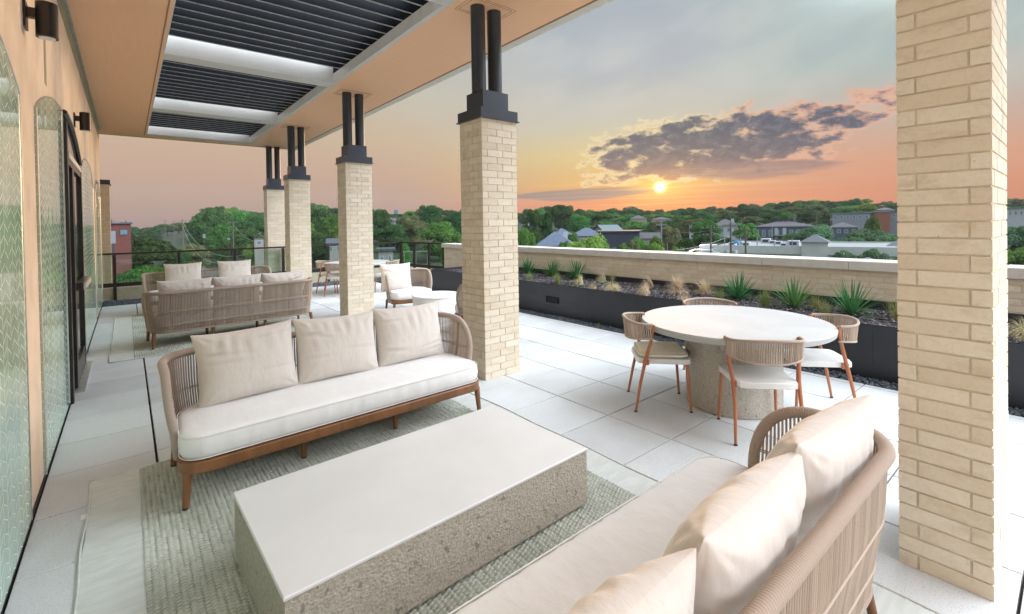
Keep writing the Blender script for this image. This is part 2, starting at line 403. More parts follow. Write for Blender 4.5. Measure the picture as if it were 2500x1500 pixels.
MT['leafO']=leafmat('foliage_olive',(.09,.12,.05),(.14,.17,.08))
MT['leafT']=leafmat('foliage_sage_green',(.08,.15,.08),(.14,.235,.12))
MT['leafR']=leafmat('foliage_crimson',(.30,.04,.07),(.45,.08,.14))
MT['bark']=mat('tree_bark',(.09,.07,.055),.95,var=.3,bs=8,bd=.03)
MT['yucca']=leafmat('yucca_leaf',(.045,.14,.06),(.13,.27,.08),.15,.2)
MT['straw']=leafmat('dry_feather_grass',(.50,.42,.24),(.70,.61,.42),.12,.3)
MT['grassg']=leafmat('green_tuft_grass',(.20,.24,.08),(.36,.38,.16),.15,.3)

# ================================================================ TERRACE STRUCTURE
XW=-.46;XF=5.65;Y0=-3.0;Y1=13.45
fl=MB();T=.604;J=.0055
xs=[.135+T*k for k in range(-1,11)];ys=[1.985+T*k for k in range(-9,21)]
for i in range(len(xs)-1):
    a,b_=max(xs[i],XW+.012),min(xs[i+1],XF)
    if b_-a<.02:continue
    for j in range(len(ys)-1):
        c0,c1=max(ys[j],Y0),min(ys[j+1],Y1)
        if c1-c0<.02:continue
        jx=J*(1.9 if i in (1,) else 1);dz_=rnd.uniform(-.0012,.0012)
        fl.cbox(a+jx,b_-J,c0+J*rnd.uniform(.7,1.4),c1-J*rnd.uniform(.7,1.4),-.05,dz_,.003)
tag(mk('terrace_floor',fl,MT['paver']),kind='structure')
tag(mk('terrace_underlay',MB().box(XW+.01,7.5,Y0,14.75,-.15,-.052),MT['rubber']),kind='structure')
# pebbles
def pebbles(regions,size,zb,ph_):
    V=[];Fc=[];k=0
    base=np.array([(1,0,0),(-1,0,0),(0,1,0),(0,-1,0),(0,0,1),(0,0,-1),(.6,.6,.5),(-.6,-.6,.5)],float)[:6]
    fo=np.array([(0,2,4),(2,1,4),(1,3,4),(3,0,4),(2,0,5),(1,2,5),(3,1,5),(0,3,5)])
    out_v=[];out_f=[];o=0
    for (x0,x1,y0,y1,n) in regions:
        c=np.stack([NR.uniform(x0,x1,n),NR.uniform(y0,y1,n),NR.uniform(zb-ph_,zb,n)],1)
        for p in c:
            sx=size*NR.uniform(.6,1.3,3)*np.array([1,1,.6]);a=NR.uniform(0,6.28);ca,sa_=math.cos(a),math.sin(a)
            tlt=NR.uniform(-.5,.5)
            v_=base*sx+NR.uniform(-.25,.25,(6,3))*size*.5
            v_=v_@np.array([[ca,sa_,0],[-sa_,ca,0],[0,0,1]])@np.array([[math.cos(tlt),0,math.sin(tlt)],[0,1,0],[-math.sin(tlt),0,math.cos(tlt)]])+p
            out_v.append(v_);out_f.append(fo+o);o+=6
    return np.concatenate(out_v),np.concatenate(out_f)
mb=pebbles([(5.655,5.885,-.5,6,5200),(5.655,5.885,6,12.4,3400),(-.44,5.9,13.47,14.5,9000),(5.9,7.1,12.3,14.5,2000)],.017,.006,.028)
tag(mk('pebble_border',mb,MT['pebble']),'dark crushed pebbles between the pavers and the planter and railing','pebbles',kind='stuff')
# building mass under the terrace
bm_=thing('terrace_building','cream brick building whose roof terrace the furniture stands on','building',(3.5,6,-13))
mk('wall',MB().box(-12,7.92,-8,15.25,-13,-.16),MT['brick'],bm_)
# ---- left wall with glazing
wl=thing('stucco_wall','tan stucco building wall with arched frosted glazing along the terrace','wall',(-.6,6,0))
mk('wall_face',MB().box(-.9,XW,Y0,14.6,-.15,4.04),MT['stucco'],wl)
mk('wall_face_upper',MB().box(-12,-.905,Y0,14.55,-.15,4.6),MT['stucco'],wl)
mk('head_shade_strip',MB().box(XW,XW+.006,Y0,14.6,3.80,4.036),MT['olive'],wl)  # shade of the soffit edge, painted on the wall as an olive band
mk('edge_flashing',MB().box(XW+.006,XW+.03,Y0,14.6,4.018,4.036),MT['zinc'],wl)
mk('control_joint',MB().box(XW,XW+.004,5.02,5.11,2.78,3.79),MT['olive'],wl)
mk('base_gap',MB().box(XW,XW+.01,Y0,14.6,-.05,.012),MT['rubber'],wl)
def arch(y0,y1,zs,zt,n=20,z0=.02,e=2.6):
    c_,h_=(y0+y1)/2,(y1-y0)/2;P=[(y0,z0)]
    for k in range(n+1):
        t=-1+2*k/n;P.append((c_+h_*t,zs+(zt-zs)*(1-abs(t)**e)))
    P.append((y1,z0));return P
for y0,y1,zs,zt in ((.6,3.78,2.42,2.68),(8.3,11.3,2.42,2.72),(11.85,14.2,2.42,2.68)):
    wdw=mk('window',MB().prism(arch(y0,y1,zs,zt),XW,XW+.012),MT['etched'],wl)
    mb=MB();P=arch(y0,y1,zs,zt)
    mk('window_edge',MB().tube([(XW+.012,a,b_) for a,b_ in P],.005,5),MT['zinc'],wdw)
P=arch(4.42,7.95,2.48,2.78);PL=[p for p in P if p[0]<=6.1]
yy0=6.1;zt_=2.48+.30*(1-abs((6.1-6.185)/1.765)**2.6)
PL=[(4.42,.02)]+[p for p in P[1:-1] if p[0]<6.1]+[(6.1,zt_),(6.1,.02)]
wdw=mk('window',MB().prism(PL,XW,XW+.012),MT['etched'],wl)
mk('window_edge',MB().tube([(XW+.012,a,b_) for a,b_ in PL],.005,5),MT['zinc'],wdw)
# door
dr=thing('terrace_door','dark bronze arched door with push bar between the frosted panes','door',(XW,7,0))
PD=[(6.12,.0),(6.12,zt_)]+[p for p in P[1:-1] if p[0]>6.12]+[(7.95,0)]
mk('door_panel',MB().prism(PD,XW,XW+.015),MT['darkglass'],dr)
mb=MB();x0,x1=XW+.015,XW+.040
mb.box(x0,x1,6.12,6.22,0,2.70);mb.box(x0,x1,6.62,6.80,0.02,2.30);mb.box(x0,x1,7.84,7.95,0,2.44)
mb.box(x0+.003,x1-.003,6.225,7.83,2.30,2.36);mb.box(x0+.003,x1-.003,6.81,7.83,.02,.24)
mk('door_frame',mb,MT['bronze'],dr)
ar=[(p[0],p[1]) for p in P[1:-1] if p[0]>6.12]
mk('arch_frame',MB().tube([(XW+.025,6.12,zt_)]+[(XW+.025,a,b_) for a,b_ in ar],.024,6),MT['bronze'],dr)
mk('transom_bar',MB().box(x0+.002,x1+.004,6.24,7.82,2.365,2.42),MT['cream'],dr)
hd=mk('push_bar',MB().box(x1,x1+.055,6.75,7.75,1.02,1.10),MT['bronze'],dr)
mk('bar_cover',MB().box(x1+.055,x1+.075,6.80,7.70,1.03,1.09),MT['zinc'],hd)
mk('threshold',MB().box(XW+.002,XW+.10,6.5,7.9,.002,.018),MT['zinc'],dr)
# sconces
def sconce(y,lab):
    t=thing('wall_lamp',lab,'wall lamp',(XW,y,2.97),group='cylinder lamps on the stucco wall')
    mk('back_plate',MB().box(XW,XW+.012,y-.055,y+.055,2.90,3.06),MT['bronze'],t)
    mk('arm',MB().box(XW+.012,XW+.06,y-.02,y+.02,2.97,3.03),MT['bronze'],t)
    sh=mk('lamp_body',MB().lathe([(.050,2.862),(.053,2.862),(.053,3.075),(.049,3.078)],28,(XW+.10,y)),MT['bronze'],t,smooth=True,angle=40)
    mk('lens',MB().lathe([(.040,2.858),(.040,2.861)],20,(XW+.10,y)),MT['drum'],sh)
sconce(4.12,'black cylinder wall lamp nearest the camera, high on the stucco wall')
sconce(7.66,'black cylinder wall lamp above the arched terrace door')
# ---- canopy
cn=thing('canopy_roof','wood soffit canopy with white beams and dark louvres over the terrace','canopy',(1.7,6,4.04))
ZS=4.04;XO0,XO1=.445,2.70;YE0,YE1=14.75,15.4
mb=MB();mb.box(XW-.05,XO0-.012,Y0,YE1,ZS,4.5);mk('soffit_panel',mb,MT['soffit'],cn)
mk('soffit_panel',MB().box(XO1+.06,3.93,Y0,YE1-.001,ZS,4.5),MT['soffit'],cn)
mk('soffit_panel',MB().box(XO0-.011,XO1+.059,YE0+.20,YE1-.002,ZS+.001,4.5),MT['soffit'],cn)
mk('soffit_panel',MB().box(XO0-.011,XO1+.059,Y0,.1,ZS+.001,4.5),MT['soffit'],cn)
mb=MB();mb.box(3.93,3.955,Y0,YE1+.03,ZS-.006,4.5);mb.box(XW-.05,3.93,YE1,YE1+.028,ZS-.004,4.5);mb.box(XO0-.06,XO0-.045,Y0,YE0+.25,ZS-.004,ZS)
mk('edge_trim',mb,MT['trim'],cn)
mb=MB();mb.box(3.955,4.12,Y0,YE1+.2,ZS+.012,4.42);mk('fascia',mb,MT['cream'],cn)
mb=MB();mb.box(XO1,XO1+.06,.1,YE0+.2,ZS-.002,4.19);mb.box(XO0-.012,XO0,.1,YE0+.2,ZS-.003,4.5)
for y0,y1 in ((.1,.5),(4.10,4.42),(7.9,8.2),(11.58,11.92),(14.78,14.98)):
    mb.box(XO0,XO1,y0,y1,ZS,4.40)
mk('beam',mb,MT['white'],cn)
for y0,y1 in ((.5,4.10),(4.42,7.9),(8.2,11.58),(11.92,14.78)):
    mb=MB();n=int((y1-y0-.16)/.246);st=y1-.36
    for k in range(n+1):
        y=st-k*.246
        if y<y0+.03:break
        mb.m=0;mb.add([(XO0+.01,y,4.19),(XO1-.01,y,4.19),(XO1-.01,y+.11,4.42),(XO0+.01,y+.11,4.42),(XO0+.01,y+.02,4.19),(XO1-.01,y+.02,4.19),(XO1-.01,y+.13,4.42),(XO0+.01,y+.13,4.42)],
          [(0,1,2,3),(7,6,5,4),(0,4,5,1),(1,5,6,2),(2,6,7,3),(3,7,4,0)])
        mb.m=1;mb.box(XO0+.008,XO1-.008,y-.002,y+.020,4.183,4.189)
    mb.m=0;mb.box(XO1+.002,XO1+.055,y0,y1,4.192,4.5)
    mk('louvre_bank',mb,[MT['louvre'],MT['lip']],cn)
# ---- columns
CH=.0742
def brickwork(mb,x0,x1,y0,y1,z0,z1,st=.066,mj=.009):
    k=0;z=z0;D=.05
    W_,D_=x1-x0,y1-y0
    nx=max(1,round((W_-st)/.20));ny=max(1,round((D_-st)/(.20 if W_<.55 else .235)))
    def spans(a0,a1,n,flip):
        L=(a1-a0-st-n*mj)/n
        seq=[st]+[L]*n
        if flip:seq=seq[::-1]
        out=[];a=a0
        for q_ in seq:out.append((a,a+q_));a+=q_+mj
        return out
    while z<z1-.02:
        zt=min(z+CH-mj,z1);p=.0035+rnd.uniform(-.0012,.0014);fl_=k%2
        for side in range(4):
            n=nx if side in(0,2) else ny
            lo_,hi_=(x0-p,x1+p) if side in(0,2) else (y0-p,y1+p)
            f=(fl_+(side in(1,3)))%2
            S_=spans(lo_,hi_,n,f)
            for i_,(a,b_) in enumerate(S_):
                ia=a+(D if i_==0 else 0);ib=b_-(D if i_==len(S_)-1 else 0)
                if ib<=ia:ib=ia+.001
                e=0 if (i_==0 or i_==len(S_)-1) else rnd.uniform(-.001,.001)
                if side==0:P_=[(a,y0-p-e),(b_,y0-p-e),(ib,y0-p+D),(ia,y0-p+D)]
                elif side==2:P_=[(b_,y1+p+e),(a,y1+p+e),(ia,y1+p-D),(ib,y1+p-D)]
                elif side==1:P_=[(x1+p+e,a),(x1+p+e,b_),(x1+p-D,ib),(x1+p-D,ia)]
                else:P_=[(x0-p-e,b_),(x0-p-e,a),(x0-p+D,ia),(x0-p+D,ib)]
                mb.loft([[(x,y,z) for x,y in P_],[(x,y,zt) for x,y in P_]])
        z+=CH;k+=1
def column(x0,x1,y0,y1,lab,top=2.775,pipes=True,z0=0,cap=True):
    cx,cy_=(x0+x1)/2,(y0+y1)/2
    t=thing('brick_column',lab,'column',(cx,cy_,z0),group='cream brick columns with twin posts' if pipes else None)
    mb=MB();brickwork(mb,x0,x1,y0,y1,z0+.002,top);sh=mk('brick_shaft',mb,MT['brick'],t)
    mk('mortar',MB().box(x0+.001,x1-.001,y0+.001,y1-.001,z0,top-.001),MT['mortar'],t)
    if cap:
        e=.018
        mb=MB();mb.box(x0-e-.015,x1+e+.015,y0-e-.015,y1+e+.015,top,top+.010);mb.box(x0-e,x1+e,y0-e,y1+e,top+.010,top+.115)
        if pipes:mb.box(x0+.06,x1-.06,y0+.05,y1-.05,top+.115,top+.32)
        mk('cap',mb,MT['steel'],t)
    if pipes:
        for dx_ in (-.112,.112):
            mk('post',MB().lathe([(.079,top+.32),(.079,ZS)],32,(cx+dx_,cy_)),MT['steel'],t,smooth=True,angle=40)
        mb=MB()
        for o in (.0,.035):
            a,b_=.25+o,.15+o
            mb.box(cx-a,cx+a,cy_-b_-.004,cy_-b_,ZS-.003,ZS);mb.box(cx-a,cx+a,cy_+b_,cy_+b_+.004,ZS-.003,ZS)
            mb.box(cx-a-.004,cx-a,cy_-b_,cy_+b_,ZS-.003,ZS);mb.box(cx+a,cx+a+.004,cy_-b_,cy_+b_,ZS-.003,ZS)
        mk('post_collar',mb,MT['trim'],t)
    return t
column(2.835,3.44,.245,.557,'thick cream brick column nearest the camera at the right')
column(2.905,3.37,4.01,4.42,'cream brick column beside the front sofa right arm')
column(2.965,3.43,8.14,8.55,'cream brick column between the dark haired far chairs and the second sofa'.replace('dark haired ',''))
column(2.93,3.39,11.68,12.09,'cream brick column in front of the railing, behind the second sofa')
column(3.16,3.62,15.0,15.40,'farthest cream brick column standing beyond the glass railing',z0=-.4)
column(-.50,-.31,15.2,15.6,'narrow brick pier with dark cap past the end of the stucco wall',top=2.78,pipes=False,z0=-.4)
# ---- planter
XP=5.9;XB=7.5;YP0,YP1=-2.5,10.4
pt=thing('steel_planter','long charcoal steel planter along the brick parapet','planter',(6.7,4,0))
mb=MB();js=[YP0,-1.1,1.37,3.3,5.24,7.2,9.1,YP1]
for a,b_ in zip(js[:-1],js[1:]):mb.box(XP,XP+.012,a+.002,b_-.002,-.02,.55)
mb.box(XP+.003,XP+.012,YP0,YP1,-.02,.545)
mb.box(XP,XB-.06,YP1-.012,YP1,-.02,.549)
mk('side_panel',mb,MT['planter'],pt)
mk('rim',MB().box(XP-.001,XP+.014,YP0,YP1,.551,.556),MT['louvre'],pt)
mk('back_flashing',MB().box(XB-.06,XB-.028,YP0,YP1,.40,.585),MT['planter'],pt)
vb=MB();vb.box(XP-.012,XP,5.90,6.22,.22,.33);vt=mk('vent_cover',vb,MT['louvre'],pt)
vb=MB()
for k in range(4):vb.box(XP-.018,XP-.012,5.93,6.19,.238+k*.022,.248+k*.022)
mk('vent_slat',vb,MT['rubber'],vt)
mk('soil',MB().box(XP+.013,XB-.061,YP0,YP1-.013,.1,.475),MT['soil'],pt)
n=15000;cx=NR.uniform(XP+.02,XB-.07,n);cy2=NR.uniform(-1.,YP1-.02,n);mv=[];mf=[];o=0
fb=np.array([(0,1,2,3),(7,6,5,4),(0,4,5,1),(1,5,6,2),(2,6,7,3),(3,7,4,0)])
bb=np.array([(-1,-1,-1),(1,-1,-1),(1,1,-1),(-1,1,-1),(-1,-1,1),(1,-1,1),(1,1,1),(-1,1,1)],float)
for i in range(n):
    l=NR.uniform(.010,.035);a=NR.uniform(0,3.14);t_=NR.uniform(-.4,.4)
    v_=bb*np.array([l,NR.uniform(.004,.009),.0025])
    v_=v_@np.array([[math.cos(t_),0,math.sin(t_)],[0,1,0],[-math.sin(t_),0,math.cos(t_)]])@np.array([[math.cos(a),math.sin(a),0],[-math.sin(a),math.cos(a),0],[0,0,1]])
    mv.append(v_+np.array([cx[i],cy2[i],.478+NR.uniform(0,.022)+.012*math.sin(cy2[i]*3+cx[i]*5)]));mf.append(fb+o);o+=8
tag(mk('bark_mulch',(np.concatenate(mv),np.concatenate(mf)),MT['mulch']),'grey brown shredded bark covering the planter bed','mulch',kind='stuff')
# ---- parapet
pp=thing('brick_parapet','low cream brick parapet wall with pale stone coping behind the planter','wall',(7.7,5,0))
mb=MB();z=.005;k=0
while z<.965:
    zt=min(z+CH-.009,.965);y=-3-(.15 if k%2 else 0)-rnd.uniform(0,.02)
    while y<12.4:
        q_=rnd.uniform(.001,.004)
        a0,a1=max(y,-3),min(y+.29,12.42)
        if not(a0<4.165<a1) and a1-a0>.02:mb.box(XB-q_,XB+.08,a0,a1,z,zt)
        elif a1-a0>.02:
            if 4.16-a0>.01:mb.box(XB-q_,XB+.08,a0,4.160,z,zt)
            if a1-4.17>.01:mb.box(XB-q_,XB+.08,4.170,a1,z,zt)
        y+=.299
    x=XB
    while x<7.85:
        a1=min(x+.29-(.15 if (k%2 and x==XB) else 0),7.85);mb.box(x,a1,12.34,12.42+rnd.uniform(.001,.003),z,zt);x=a1+.009
    z+=CH;k+=1
mk('brick_face',mb,MT['brick'],pp)
mk('mortar',MB().box(XB+.003,7.85,-3,12.415,-.1,.966),MT['mortar'],pp)
mb=MB();ys_=[-3,-.8,.55,1.99,3.1,4.16,5.2,6.35,7.5,8.6,9.7,10.8,11.7,12.5]
for a,b_ in zip(ys_[:-1],ys_[1:]):mb.cbox(XB-.045,7.93,a+.003,b_-.003,.966,1.085,.006)
mk('coping',mb,MT['coping'],pp)
# ---- railing
YR=14.85
rl=thing('glass_railing','dark bronze railing with clear glass panes at the far end of the terrace','railing',(3,YR,0))
posts=[-.24,1.02,2.27,3.50,3.62,4.78,6.05,7.22]
mk('curb',MB().box(XW,7.45,YR-.12,YR+.25,-.1,.26),MT['curb'],rl)
mb=MB();mb.box(XW,7.25,YR-.035,YR+.035,1.06,1.105);mk('top_rail',mb,MT['bronze'],rl)
mk('bottom_rail',MB().box(XW,7.25,YR-.03,YR+.03,.28,.38),MT['bronze'],rl)
for x in posts:mk('post',MB().box(x-.03,x+.03,YR-.16,YR-.10,-.03,1.06) if False else MB().box(x-.03,x+.03,YR-.15,YR-.036,-.03,1.058),MT['bronze'],rl)
for a,b_ in zip([XW]+posts,posts):
    if b_-a>.2:mk('glass_pane',MB().box(a+.04,b_-.04,YR-.006,YR+.006,.38,1.06),MT['glass'],rl)
P0,P1=Vector((7.25,YR,0)),Vector((7.56,12.50,0));d_=(P1-P0);Ln=d_.length;d_.normalize();nn=Vector((-d_.y,d_.x,0));up=Vector((0,0,1))
for z0,z1,w in ((1.06,1.105,.035),(.28,.38,.03)):
    mb=MB();mb.obox(P0+d_*Ln/2+up*((z0+z1)/2),d_,nn,up,Ln/2,w,(z1-z0)/2);mk('top_rail' if z0>1 else 'bottom_rail',mb,MT['bronze'],rl)
mk('curb',MB().obox(P0+d_*Ln/2+up*.08,d_,nn,up,Ln/2-.02,.15,.17),MT['curb'],rl)
for k in range(4):
    p=P0+d_*(Ln*k/3+(.03 if k==0 else (-.03 if k==3 else 0)));mk('post',MB().obox(p+up*.51,d_,nn,up,.03,.034,.545),MT['bronze'],rl)
    if k<3:mk('glass_pane',MB().obox(P0+d_*(Ln*(k+.5)/3)+up*.72,d_,nn,up,Ln/6-.05,.006,.34),MT['glass'],rl)

# ================================================================ FURNITURE
def rring(w,d,rf,rb,n=10,y0=0):
    """closed rounded rectangle, x in +-w/2, y from y0 to y0+d, counter-clockwise from front-left"""
    P=[]
    for (cx,cy_,r,a0) in ((-w/2+rf,y0+rf,rf,180),(w/2-rf,y0+rf,rf,270),(w/2-rb,y0+d-rb,rb,0),(-w/2+rb,y0+d-rb,rb,90)):
        for k in range(n+1):
            a=R(a0+90*k/n);P.append((cx+r*math.cos(a),cy_+r*math.sin(a)))
    return P
def resample(P,step):
    out=[P[0]];acc=0
    for a,b_ in zip(P[:-1],P[1:]):
        a=Vector(a);b_=Vector(b_);L_=(b_-a).length
        while acc+L_>=step:
            t=(step-acc)/L_;a=a+(b_-a)*t;out.append(tuple(a));L_=(b_-a).length;acc=0
            if L_<1e-9:break
        acc+=L_
    return out
def cushion_mesh(w,d,rf,rb,z0,z1,y0=0,crown=.02,seed=0):
    base=rring(w,d,rf,rb,8,y0);P=resample([*base,base[0]],.03);cx,cy_=0,y0+d/2;rings=[];h=z1-z0
    sc_i=.45 if w<.6 else 1.
    prof=[(.035,0),(.012,.012),(0,.04),(-.004,h*.5),(0,h-.035),(.010,h-.012),(.03,h),(.08,h+.006),(.16,h+.012),(.30,h+.016)]
    r_=random.Random(seed)
    for ins,z in prof:
        ins*=sc_i;ring=[]
        for i,(x,y) in enumerate(P):
            sx=(w/2-ins)/(w/2);sy=(d/2-ins)/(d/2)
            wob=.0035*math.sin(i*1.7+seed)*math.sin(i*.37+2*seed) if .03<z<h-.01 else 0
            ring.append((x*sx,cy_+(y-cy_)*sy-(wob if y<cy_ else -wob),z0+z))
        rings.append(ring)
    mb=MB();mb.loft(rings,cap=True);return mb,P
def make_sofa(name,label,w=2.2,d=.82,group=None,cat='sofa'):
    t=thing(name,label,cat,(0,0,0),0,group)
    zb=.20;hb=.758
    # wooden base rail
    ri=resample([*rring(w,d-.09,.13,.26,8,0),rring(w,d-.09,.13,.26,8,0)[0]],.04)
    cy_=(d-.09)/2
    f=lambda k,z:[(x*k*(1-.055*max(0,y)/d),cy_+(y-cy_)*k,z) for x,y in ri]
    mk('base_rail',MB().loft([f(.985,zb),f(1,zb+.008),f(1,zb+.062),f(.985,zb+.068)]),MT['teak'],t,smooth=True,angle=35)
    mb,P=cushion_mesh(w-.015,d-.12,.14,.24,zb+.069,.425,.004,seed=3)
    mb.v=[(x*(1-.05*max(0,y)/d),y,z) for x,y,z in mb.v];P=[(x*(1-.05*max(0,y)/d),y) for x,y in P]
    sc=mk('seat_cushion',mb,MT['seat_fab'],t,smooth=True)
    for z in (zb+.085,.413):
        mk('piping',MB().tube([(x*1.0,y,z) for x,y in P],.003,5,closed=True),MT['seat_fab'],sc,smooth=True)
    # legs
    xs_=[-w/2+.05,w/2-.05]
    if w>1.5:xs_=[-w/2+.05,-w*.16,w*.16,w/2-.05]
    for i,x in enumerate(xs_):
        for y in (.06,d-.14):
            e=.03 if x<0 else -.03;inner=w>1.5 and i in (1,2)
            if inner and y<.1:y=.22
            s_=(0 if inner else (-.015 if x<0 else .015));ty=(.0 if inner else (-.01 if y<.3 else .04))
            lg=mk('leg',MB().tube([(x,y,zb+.01),(x+s_,y+ty,.012)],[.026,.018],12),MT['teak'],t,smooth=True,angle=50)
            mk('foot_cap',MB().tube([(x+s_,y+ty,.013),(x+s_,y+ty,.002)],.017,10),MT['rubber'],lg)
    # basket
    wo,do=w+.035,d+.0
    full=rring(wo,do,.10,.26,10,-.02)
    # start at left front side going around the back to the right front side
    r2=.10
    path=[(-wo/2,y) for y in (.055,.08)]
    b0=[p for p in full[11:] if p[1]>=.08 and p[0]>0];b1=[p for p in full[11:] if p[1]>=.08 and p[0]<=0]
    right=[p for p in b0];left=[p for p in b1]
    path=[(wo/2,.17)]+[p for p in right+left if p[1]>.171]+[(-wo/2,.17)]
    P=resample(path,.0172);N=len(P)
    cen=Vector((0,do/2))
    nor=[]
    for i in range(N):
        a=Vector(P[max(i-1,0)]);b_=Vector(P[min(i+1,N-1)]);t2=(b_-a).normalized();nor.append(Vector((t2.y,-t2.x)))
    tip=.235;ym=.52
    def top(y):
        if y<ym:
            u=min(1,max(0,(ym-y)/(ym-tip)));return .45+.30*math.sqrt(max(0,1-u**2.4))
        return .75+(hb-.75)*min(1,(y-ym)/(do-ym-.15))
    def bot(y):
        yb=.36
        if y<yb:
            u=min(1,max(0,(yb-y)/(yb-tip)));return .45-.245*math.sqrt(max(0,1-u**2.2))
        return .205
    def off(z):
        u_=min(1,max(0,(z-.40)/.38));return .012*u_-.040*(1-u_)**1.3-.006*(1-min(1,max(0,(z-.2)/.2)))+.018*math.sin(math.pi*min(1,max(0,(z-.22)/.5)))
    def pt(i,z):
        p=P[i];n_=nor[i];o=off(z);return (p[0]+n_.x*o,p[1]+n_.y*o,z)
    mb=MB()
    for i in range(N):
        zt,zo=top(P[i][1]),bot(P[i][1])
        if zt-zo<.03:continue
        K=6;mb.tube([pt(i,zo+(zt-zo)*k/K) for k in range(K+1)],.0054,5,cap=False)
    # horizontal lashings
    for z in (.31,.50):
        seq=[i for i in range(N) if bot(P[i][1])<z-.01 and top(P[i][1])>z+.02]
        for q_ in (0,.009):
            mb.tube([tuple(Vector(pt(i,z+q_))+Vector((nor[i].x,nor[i].y,0))*.004) for i in seq],.0035,5)
    mk('rope_weave',mb,MT['rope'],t,smooth=True)
    mb=MB();stp=max(1,int(.53/.0172))
    for i in range(stp//2,N,stp):
        zt,zo=top(P[i][1]),bot(P[i][1])
        q_=[tuple(Vector(pt(i,zo+(zt-zo)*k/6))-Vector((nor[i].x,nor[i].y,0))*.010) for k in range(7)];mb.tube(q_,.011,6)
    mb.tube([pt(i,.207) for i in range(N) if P[i][1]>.28],.012,8)
    mk('inner_frame',mb,MT['frame_dk'],t,smooth=True)
    # wrapped rim: continuous path low front-left -> over -> low front-right
    rp=[]
    def tipc(sgn,idx):
        out=[]
        yb=.36;M_=26
        for k in range(M_):
            a=k/(M_-1);y=yb-(yb-tip)*math.sin(a*math.pi/2)
            out.append((sgn*wo/2,y,bot(y)))
        return out
    lo_=tipc(1,0)
    for p in lo_:rp.append((p[0]+off(p[2]),p[1],p[2]))
    M_=22
    for k in range(1,M_):
        a=k/(M_-1);y=tip+(ym-tip)*(1-math.cos(a*math.pi/2));rp.append((wo/2+off(top(y)),y,top(y)))
    for i in range(N):
        if P[i][1]>ym:rp.append(pt(i,top(P[i][1])))
    for k in range(M_-1,0,-1):
        a=k/(M_-1);y=tip+(ym-tip)*(1-math.cos(a*math.pi/2));rp.append((-wo/2-off(top(y)),y,top(y)))
    for p in reversed(lo_):rp.append((-p[0]-off(p[2]),p[1],p[2]))
    fine=resample(rp,.0026);rad=[.0215+.0052*abs(math.sin(math.pi*k/4)) for k in range(len(fine))]
    mk('rim',MB().tube(fine,rad,12),MT['rope_rim'],t,smooth=True)
    return t
sofa=make_sofa('rope_sofa','taupe rope sofa with beige seat facing the camera, behind the long concrete table',group='matching taupe rope sofas')
def place(o,x,y,rz):o.location=(x,y,.0);o.rotation_euler=(0,0,rz)
RUGZ=.014
place(sofa,1.30,3.30,R(1.2));sofa.location.z=RUGZ
s4=dup(sofa,(1.27,1.27,RUGZ),R(180),'taupe rope sofa in the right foreground with its back to the camera')
s2=dup(sofa,(1.27,8.86,RUGZ),R(183.5),'taupe rope sofa in mid terrace seen from its woven back')
s3=dup(sofa,(1.36,11.30,0),R(.5),'taupe rope sofa farthest away, facing the camera by the glass railing')
arm=make_sofa('rope_armchair','taupe rope armchair with square pillow facing the white drum table',w=.80,d=.80,cat='armchair',group='taupe rope armchairs at the drum table')
place(arm,4.13,7.95,R(-12))
a2=dup(arm,(4.33,6.30,0),R(176),'taupe rope armchair half hidden by the brick column, back to the camera')
